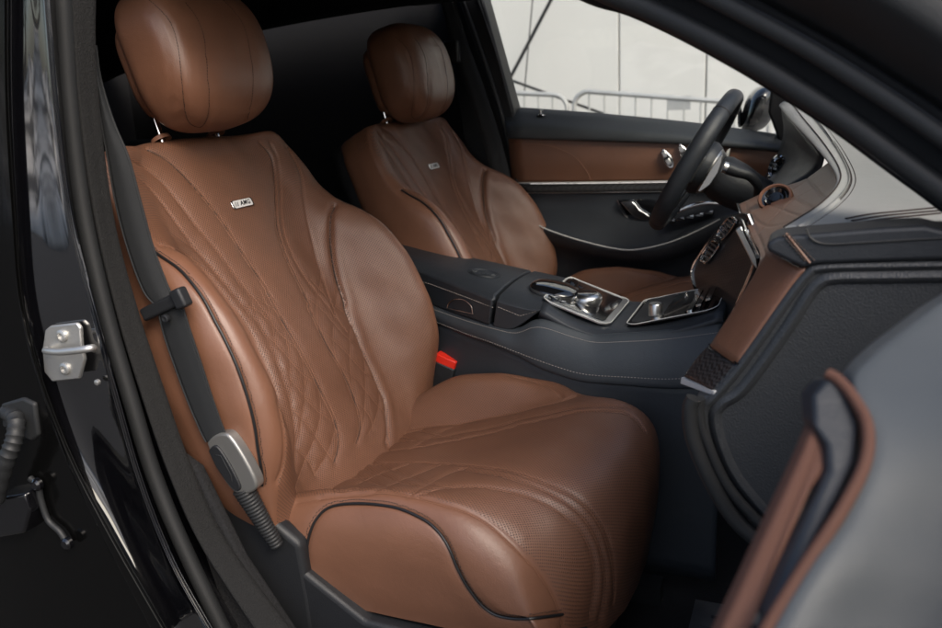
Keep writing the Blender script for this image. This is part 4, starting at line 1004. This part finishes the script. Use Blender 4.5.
# ------------------------------------------------------------------ near centre pillar (the door jamb on the left)
bp_ = empty('center_pillar', (0, 0, 0), car); bp_['label'] = 'near gloss black centre pillar with the door striker'
L0 = [(-60, -20), (-60, 100), (-60, 213), (-60, 300), (-60, 378), (-60, 457), (-60, 535), (-60, 640)]
L1 = [(8, -20), (9, 100), (15, 213), (22, 300), (40, 378), (68, 457), (105, 535), (160, 640)]
L2 = [(46, -20), (56, 102), (70, 213), (92, 305), (118, 405), (141, 483), (172, 561), (216, 640)]
L3 = [(58, -20), (66, 102), (78, 213), (98, 305), (124, 405), (148, 483), (180, 561), (224, 640)]
rowsP = [[np.array(P(a, b, y=-.80))+np.array([-.0, .10, 0]) for a, b in L0], PY(L0, -.80), PY([(a-7, b) for a, b in L1], -.80), PY(L1, -.798),
         PY([(a+4, b) for a, b in L1], -.7900), PYV([((a+c)/2, (b+d)/2, float(np.interp(b, [300, 400], [-.7885+.0016*math.sin(b*.03), -.772]))) for (a, b), (c, d) in zip(L1, L2)]), PYV([(a-4, b, float(np.interp(b, [300, 400], [-.7868, -.776]))) for a, b in L2]), PY(L2, -.790), PY([(a+2, b) for a, b in L2], -.776), PY(L3, -.745), [p+np.array([0, .05, 0]) for p in PY(L3, -.745)]]
gA = cr1(np.array(rowsP[:4]), 8); gA = cr1(gA.transpose(1, 0, 2), 10).transpose(1, 0, 2)
M_dim = mat('black_body_paint', (.003, .003, .003), .16, spec=.22, coat=.25)
gridmesh('pillar_skin', gA, [M_dim], bp_, .004)
gB = cr1(np.array(rowsP[3:]), 8); gB = cr1(gB.transpose(1, 0, 2), 10).transpose(1, 0, 2)
# pressed-steel ripple of the jamb
M_jamb = mat('lacquered_black_jamb', (.003, .003, .004), .15, coat=1, coat_r=.03); M_jamb.node_tree.nodes['Principled BSDF'].inputs['Coat IOR'].default_value = 2.7
gridmesh('jamb_panel', gB, [M_jamb], bp_, .004)
for pts_, r_ in (([(62, -20), (70, 102), (84, 213), (107, 316), (131, 400), (154, 475), (184, 548), (228, 640)], (.0115, .011)),):
    sp = smooth(PY(pts_, -.742), 8); MB().tube(sp, r_, n=16).build('door_seal', M_rub, bp_)
tr_ = [(70, -20), (80, 102), (96, 213), (119, 316), (144, 400), (170, 475), (203, 548), (262, 640)]; tr2 = [(96, -20), (97, 80), (113, 213), (137, 306), (163, 385), (190, 462), (226, 540), (300, 640)]
patch('pillar_trim', [PY(tr_, -.738), PY([((a+c)/2, (b+d)/2) for (a, b), (c, d) in zip(tr_, tr2)], -.722), PY(tr2, -.700), [p+np.array([-.06, .02, 0]) for p in PY(tr2, -.700)]], [M_cloth], bp_, 5, 8, .005)
pl = PYV([(146, 376, -.685), (160, 380, -.68), (172, 400, -.675), (184, 470, -.67), (176, 490, -.675), (160, 440, -.69)])
o = MB().prism(pl, (0, .03, 0)).build('lower_trim', M_plast, bp_); bev(o, .006, 3)
# striker
st = empty('door_striker', (0, 0, 0), bp_)
bpy.data.objects.remove(st)
sc_ = P(64, 352, y=-.792); q = []
for a, b in ((45, 330), (50, 326), (76, 323), (80, 328), (81, 345), (84, 360), (79, 379), (52, 382), (44, 372), (42, 350)): q.append(P(a, b, y=-.793))
o = MB().prism(q, (0, .006, 0)).build('striker_plate', M_steel, bp_); bev(o, .0018, 2)
lp = smooth(PYV([(46, 350, -.798), (47, 351, -.815), (60, 352, -.822), (80, 350, -.822), (92, 348, -.815), (94, 349, -.798)]), 5)
MB().tube(lp, .0048, n=12).build('striker_loop', M_steel, bp_)
for a, b in ((62, 336), (65, 369)):
    c = P(a, b, y=-.794); MB().lathe([(.0085, -.002), (.0085, .002), (.006, .0035), (.0045, .0035), (.004, .001), (0, .001)], c, (0, -1, 0), 20).build('striker_bolt', M_steel, bp_)
MB().lathe([(.004, -.001), (.004, .003), (.002, .004), (0, .004)], P(98, 382, y=-.783), (0, -1, 0), 14).build('screw', M_steel, bp_)
# wiring boot, hinge and bracket low on the pillar
bt = smooth(PYV([(8, 412, -.80), (16, 420, -.815), (14, 440, -.83), (6, 462, -.84), (-4, 500, -.84)]), 10)
MB().tube(bt, [(.011+.0015*(k % 3 == 0)) for k in range(len(bt))], n=14).build('wiring_boot', M_rub, bp_)
o = MB().prism(PY([(0, 404), (22, 398), (34, 404), (38, 436), (32, 442), (20, 438), (14, 430), (2, 428)], -.806), (0, .02, 0)).build('boot_flange', M_rub, bp_); bev(o, .004, 3)
hg = empty('hinge', (0, 0, 0), bp_); bpy.data.objects.remove(hg)
mb = MB(); o = MB().tube(smooth(PY([(30, 478), (38, 486), (41, 500), (48, 520), (60, 532), (68, 545)], -.81), 5), .0045, n=10).build('hinge_strap', M_rub, bp_)
for a, b in ((38, 484), (68, 543)): 
    MB().lathe([(.009, -.002), (.009, .004), (.006, .007), (0, .007)], P(a, b, y=-.812), (0, -1, 0), 20).build('hinge_bolt', M_paint, bp_)
o = MB().prism(PY([(-10, 500), (24, 494), (30, 512), (24, 534), (-10, 540)], -.83), (0, .03, 0)).build('hinge_block', M_paint, bp_); bev(o, .004, 3)
# ------------------------------------------------------------------ near seat belt
sb = empty('seat_belt', (0, 0, 0), car); sb['label'] = 'near black seat belt hanging beside the front seat'
bl = [(90, 40, 96, 45), (94, 75, 101, 80), (101, 120, 114, 122), (108, 160, 129, 158), (116, 205, 141, 202), (128, 250, 153, 246), (143, 290, 167, 284), (156, 306, 175, 300)]
stp = [[P(a, b, y=-.690), P((a+c_)/2, (b+d_)/2, y=-.689), P(c_, d_, y=-.680)] for a, b, c_, d_ in bl]
patch('strap', stp, [M_strap], sb, 6, 4, .0016)
for e_ in (0, 2): MB().tube(smooth([r[e_] for r in stp], 6), .0014, n=6).build('strap_edge', M_rub, sb)
bl = [(158, 310, 182, 304), (164, 335, 190, 330), (176, 370, 202, 366), (188, 402, 213, 400), (200, 430, 224, 430), (206, 442, 229, 440)]
stp = [[P(a, b, y=-.694), P((a+c_)/2, (b+d_)/2, y=-.694), P(c_, d_, y=-.690)] for a, b, c_, d_ in bl]
patch('strap', stp, [M_strap], sb, 6, 4, .0016)
for e_ in (0, 2): MB().tube(smooth([r[e_] for r in stp], 6), .0014, n=6).build('strap_edge', M_rub, sb)
c = P(165, 305, y=-.694); ax = P(187, 294, y=-.694)-P(146, 314, y=-.694); Lb = np.linalg.norm(ax)/2; ax /= np.linalg.norm(ax); az = np.cross(ax, [0, 1, 0])
o = MB().box(c, (Lb, .008, .0095), np.stack([ax, [0, 1, 0], az], 1)).build('belt_guide', M_plast, sb); bev(o, .004, 3)
o = MB().box(P(181, 298, y=-.698), (.010, .009, .014), np.stack([ax, [0, 1, 0], az], 1)).build('guide_end', M_plast, sb); bev(o, .004, 3)
MB().lathe([(.006, 0), (.006, .005), (.004, .006), (0, .005)], P(167, 318, y=-.700), (0, -1, 0), 16).build('belt_button', M_plast, sb)
# buckle tongue cover and ribbed stalk
tc_ = smooth([P(a, b, y=-.695) for a, b in ((206, 443), (212, 436), (222, 433.5), (230, 437), (244, 458), (256, 482), (254, 491), (244, 495), (233, 492), (222, 478), (211, 460))], 3)[:-1]
o = MB().prism(tc_, (0, .020, 0)).build('buckle_cover', M_silver2, sb); bev(o, .004, 4)
tc2 = smooth([P(a, b, y=-.6985) for a, b in ((208, 451), (213, 446), (219, 449), (230, 466), (240, 487), (235, 491), (224, 479), (212, 462))], 3)[:-1]
o = MB().prism(tc2, (0, .012, 0)).build('buckle_insert', M_plast, sb); bev(o, .0015, 2)
MB().tube([P(a, b, y=-.699) for a, b in ((216, 455), (221, 456), (231, 475), (232, 482))], .0007, n=5).build('insert_line', M_rub, sb)
bt = resample([P(243+(277-243)*k/10, 488+(546-488)*k/10, y=-.685+.016*k/10) for k in range(11)], .0011); nb_ = len(bt)
MB().tube(bt, [((.0160-.0060*k/nb_+.0006*math.sin(k*1.25)), (.0160-.0060*k/nb_+.0006*math.sin(k*1.25))) for k in range(nb_)], n=20, up=(0, -1, 0), sc=1).build('ribbed_sleeve', M_rub, sb)
o = MB().prism(PYV([(196, 478, -.66), (232, 490, -.66), (300, 545, -.655), (310, 600, -.655), (318, 660, -.655), (250, 660, -.66), (215, 560, -.665)]), (0, .03, 0)).build('seat_side_cover', M_plast, sb); bev(o, .010, 4)
# sill carpet and scuff
o = MB().prism(PYV([(176, 455, -.70), (196, 470, -.70), (240, 560, -.70), (300, 650, -.70), (240, 660, -.715), (205, 560, -.71)]), (0, .02, 0)).build('sill_carpet', M_carpet, car); bev(o, .006, 3)
# ------------------------------------------------------------------ floor mat in the footwell
fm = MB(); 
for i in range(14):
    for j in range(12): fm.box((.55+.032*i+(.016 if j % 2 else 0), -.60+.035*j, .172), (.012, .013, .004))
fm.box((.76, -.41, .165), (.24, .23, .005)); o = fm.build('floor_mat', M_mat, car, False)
# ------------------------------------------------------------------ open near door, close to the lens
nd = empty('door', (0, 0, 0), car); nd['label'] = 'open near door, blurred at the right edge of the photo'
T_ = lambda pts: [P(a, b, t=t) for a, b, t in pts]
E = [(1010, 262, .60), (945, 298, .57), (903, 328, .54), (872, 353, .515), (852, 376, .495), (856, 400, .478), (868, 430, .462), (864, 465, .448), (845, 508, .435), (812, 560, .42), (780, 612, .41), (755, 660, .40)]
cE = T_(E); k0 = T_([(a+10, b, t-.004) for a, b, t in E]); k05 = T_([(a+34, b+4, t-.006) for a, b, t in E]); k1 = T_([(a+110, b+10, t-.004) for a, b, t in E]); k2 = T_([(a+260, b+30, t-.01) for a, b, t in E])
patch('door_lining', [[p+CF*.02+CR*.003 for p in cE], cE, k0, k05, k1, k2], [M_lining], nd, 5, 6, .02)
MB().tube(smooth(T_([(828, 374, .49), (838, 380, .485), (852, 396, .475), (867, 425, .46), (865, 463, .445), (842, 510, .43), (808, 562, .42), (775, 615, .41), (750, 660, .40)]), 6), (.0036, .0036), n=10).build('leather_edge', M_brown3, nd)
o = MB().prism(T_([(813, 396, .487), (828, 378, .487), (845, 390, .48), (860, 425, .468), (856, 462, .455), (838, 500, .445), (815, 540, .435), (790, 585, .42), (765, 620, .415), (790, 560, .43), (812, 510, .445), (830, 470, .455), (828, 445, .462), (815, 425, .47)]), CF*.02).build('pull_handle', M_black, nd); bev(o, .003, 4)
o = MB().prism(T_([(816, 422, .478), (826, 442, .472), (829, 466, .465), (812, 490, .455), (795, 530, .445), (775, 575, .435), (755, 620, .425), (740, 660, .42), (708, 660, .42), (740, 592, .435), (772, 522, .45), (804, 452, .467)]), CF*.015).build('handle_facing', M_brown3, nd); bev(o, .003, 4)
M_mesh = weave('speaker_mesh', (.02, .02, .02), (.16, .16, .15), 420, .5, 0)
MB().prism(T_([(808, 486, .462), (832, 476, .462), (842, 500, .45), (800, 570, .435), (770, 620, .425), (750, 625, .425), (780, 560, .44)]), CF*.004).build('speaker_grille', M_mesh, nd, False)

# the rest of that door, mostly out of frame: core, outer skin, glass; and the wing ahead of it
o = MB().prism([(.87, -.82, .30), (.87, -.82, 1.0), (.87, -1.70, 1.03), (.87, -1.72, .62), (.87, -1.66, .30)], (.07, 0, 0)).build('door_core', M_panel, nd); bev(o, .02, 3)
patch('door_skin', [[(.95, y, z) for y in (-.80, -1.1, -1.4, -1.72)] for z in (.28, .5, .8, 1.0)], [M_paint], nd, 4, 4, .01)
patch('wing', [[(x, -.80+.06*max(0, z-.6)*2, z) for x in (.88, 1.3, 1.8, 2.3)] for z in (.25, .5, .75, .90)]+[[(x, -.70, .93-.08*max(0, x-1.2)) for x in (.88, 1.3, 1.8, 2.3)]], [M_paint], car, 5, 5, .01)
# ------------------------------------------------------------------ what the gloss paint mirrors: a rocky bank and trees behind the lens
def bank():
    n, m = 90, 26; g = np.zeros((n, m, 3)); rs = np.random.RandomState(3)
    ph = rs.rand(14, 3)*6.28; fr = rs.rand(14, 2)*3+.4; fr[7:] *= 3
    for i in range(n):
        for j in range(m):
            x = -16+26*i/(n-1); k = j/(m-1); y = -6-2.8*k; z = 1.5*k**.7
            d = sum(math.sin(x*fr[q, 0]*1.6+ph[q, 0])*math.sin((y*2+z*3)*fr[q, 1]+ph[q, 1])/(1+q*.25) for q in range(14))*.10
            g[i, j] = (x+d*.5, y+d, max(z+d*.9*min(1, k*6), -.02))
    return g
M_rock = mat('pale_rock', (.50, .47, .42), .9, bump=1, bscale=9, vary=.85, vscale=2.2, vcon=5)
o = gridmesh('rocky_bank', bank(), [M_rock], None, .2); tag(o, kind='structure')
M_leaf = mat('tree_leaves', (.055, .075, .03), .6, vary=.4); M_bark = mat('bark', (.10, .08, .06), .9, bump=1, bscale=40, vary=.3)
for i, (x, y, h_) in enumerate(((-6.5, -9.5, 5.5), (-9.5, -9.2, 6.2), (-3.4, -10, 5.0))):
    t = empty('tree', (x, y, 0)); rs = random.Random(i)
    tag(t, ['slender leafy tree in the middle of the row behind the rocky bank', 'tallest leafy tree at the far end of the row behind the rocky bank', 'shortest leafy tree in the row behind the rocky bank'][i], 'tree', 'trees behind the rocky bank')
    mb = MB(); mb.tube([(0, 0, 0), (.1, .05, h_*.3), (0, .1, h_*.6), (.1, 0, h_*.9)], [.16, .12, .08, .02], n=10)
    tips = []
    for k in range(11):
        a = rs.random()*6.28; z0 = h_*(.28+.055*k); L_ = 1.5*(1-.05*k); e_ = (L_*math.cos(a), L_*math.sin(a), z0+L_*.55)
        mb.tube([(.05, .05, z0), (e_[0]*.5, e_[1]*.5, z0+L_*.35), e_], [.05, .03, .012], n=6); tips.append(e_); tips.append((e_[0]*.6, e_[1]*.6, z0+L_*.45))
    mb.build('trunk', M_bark, t)
    vs = []; fs = []
    for c in tips:
        for _ in range(170):
            p = np.array(c)+np.array([rs.gauss(0, .33), rs.gauss(0, .33), rs.gauss(0, .26)]); u = np.array([rs.gauss(0, 1) for _ in range(3)]); u /= np.linalg.norm(u); v = np.cross(u, [rs.random(), rs.random(), 1]); v /= np.linalg.norm(v)
            b0 = len(vs); vs += [p-u*.06, p+v*.03, p+u*.06, p-v*.03]; fs.append((b0, b0+1, b0+2, b0+3))
    mk('crown', vs, fs, [M_leaf], t, False)
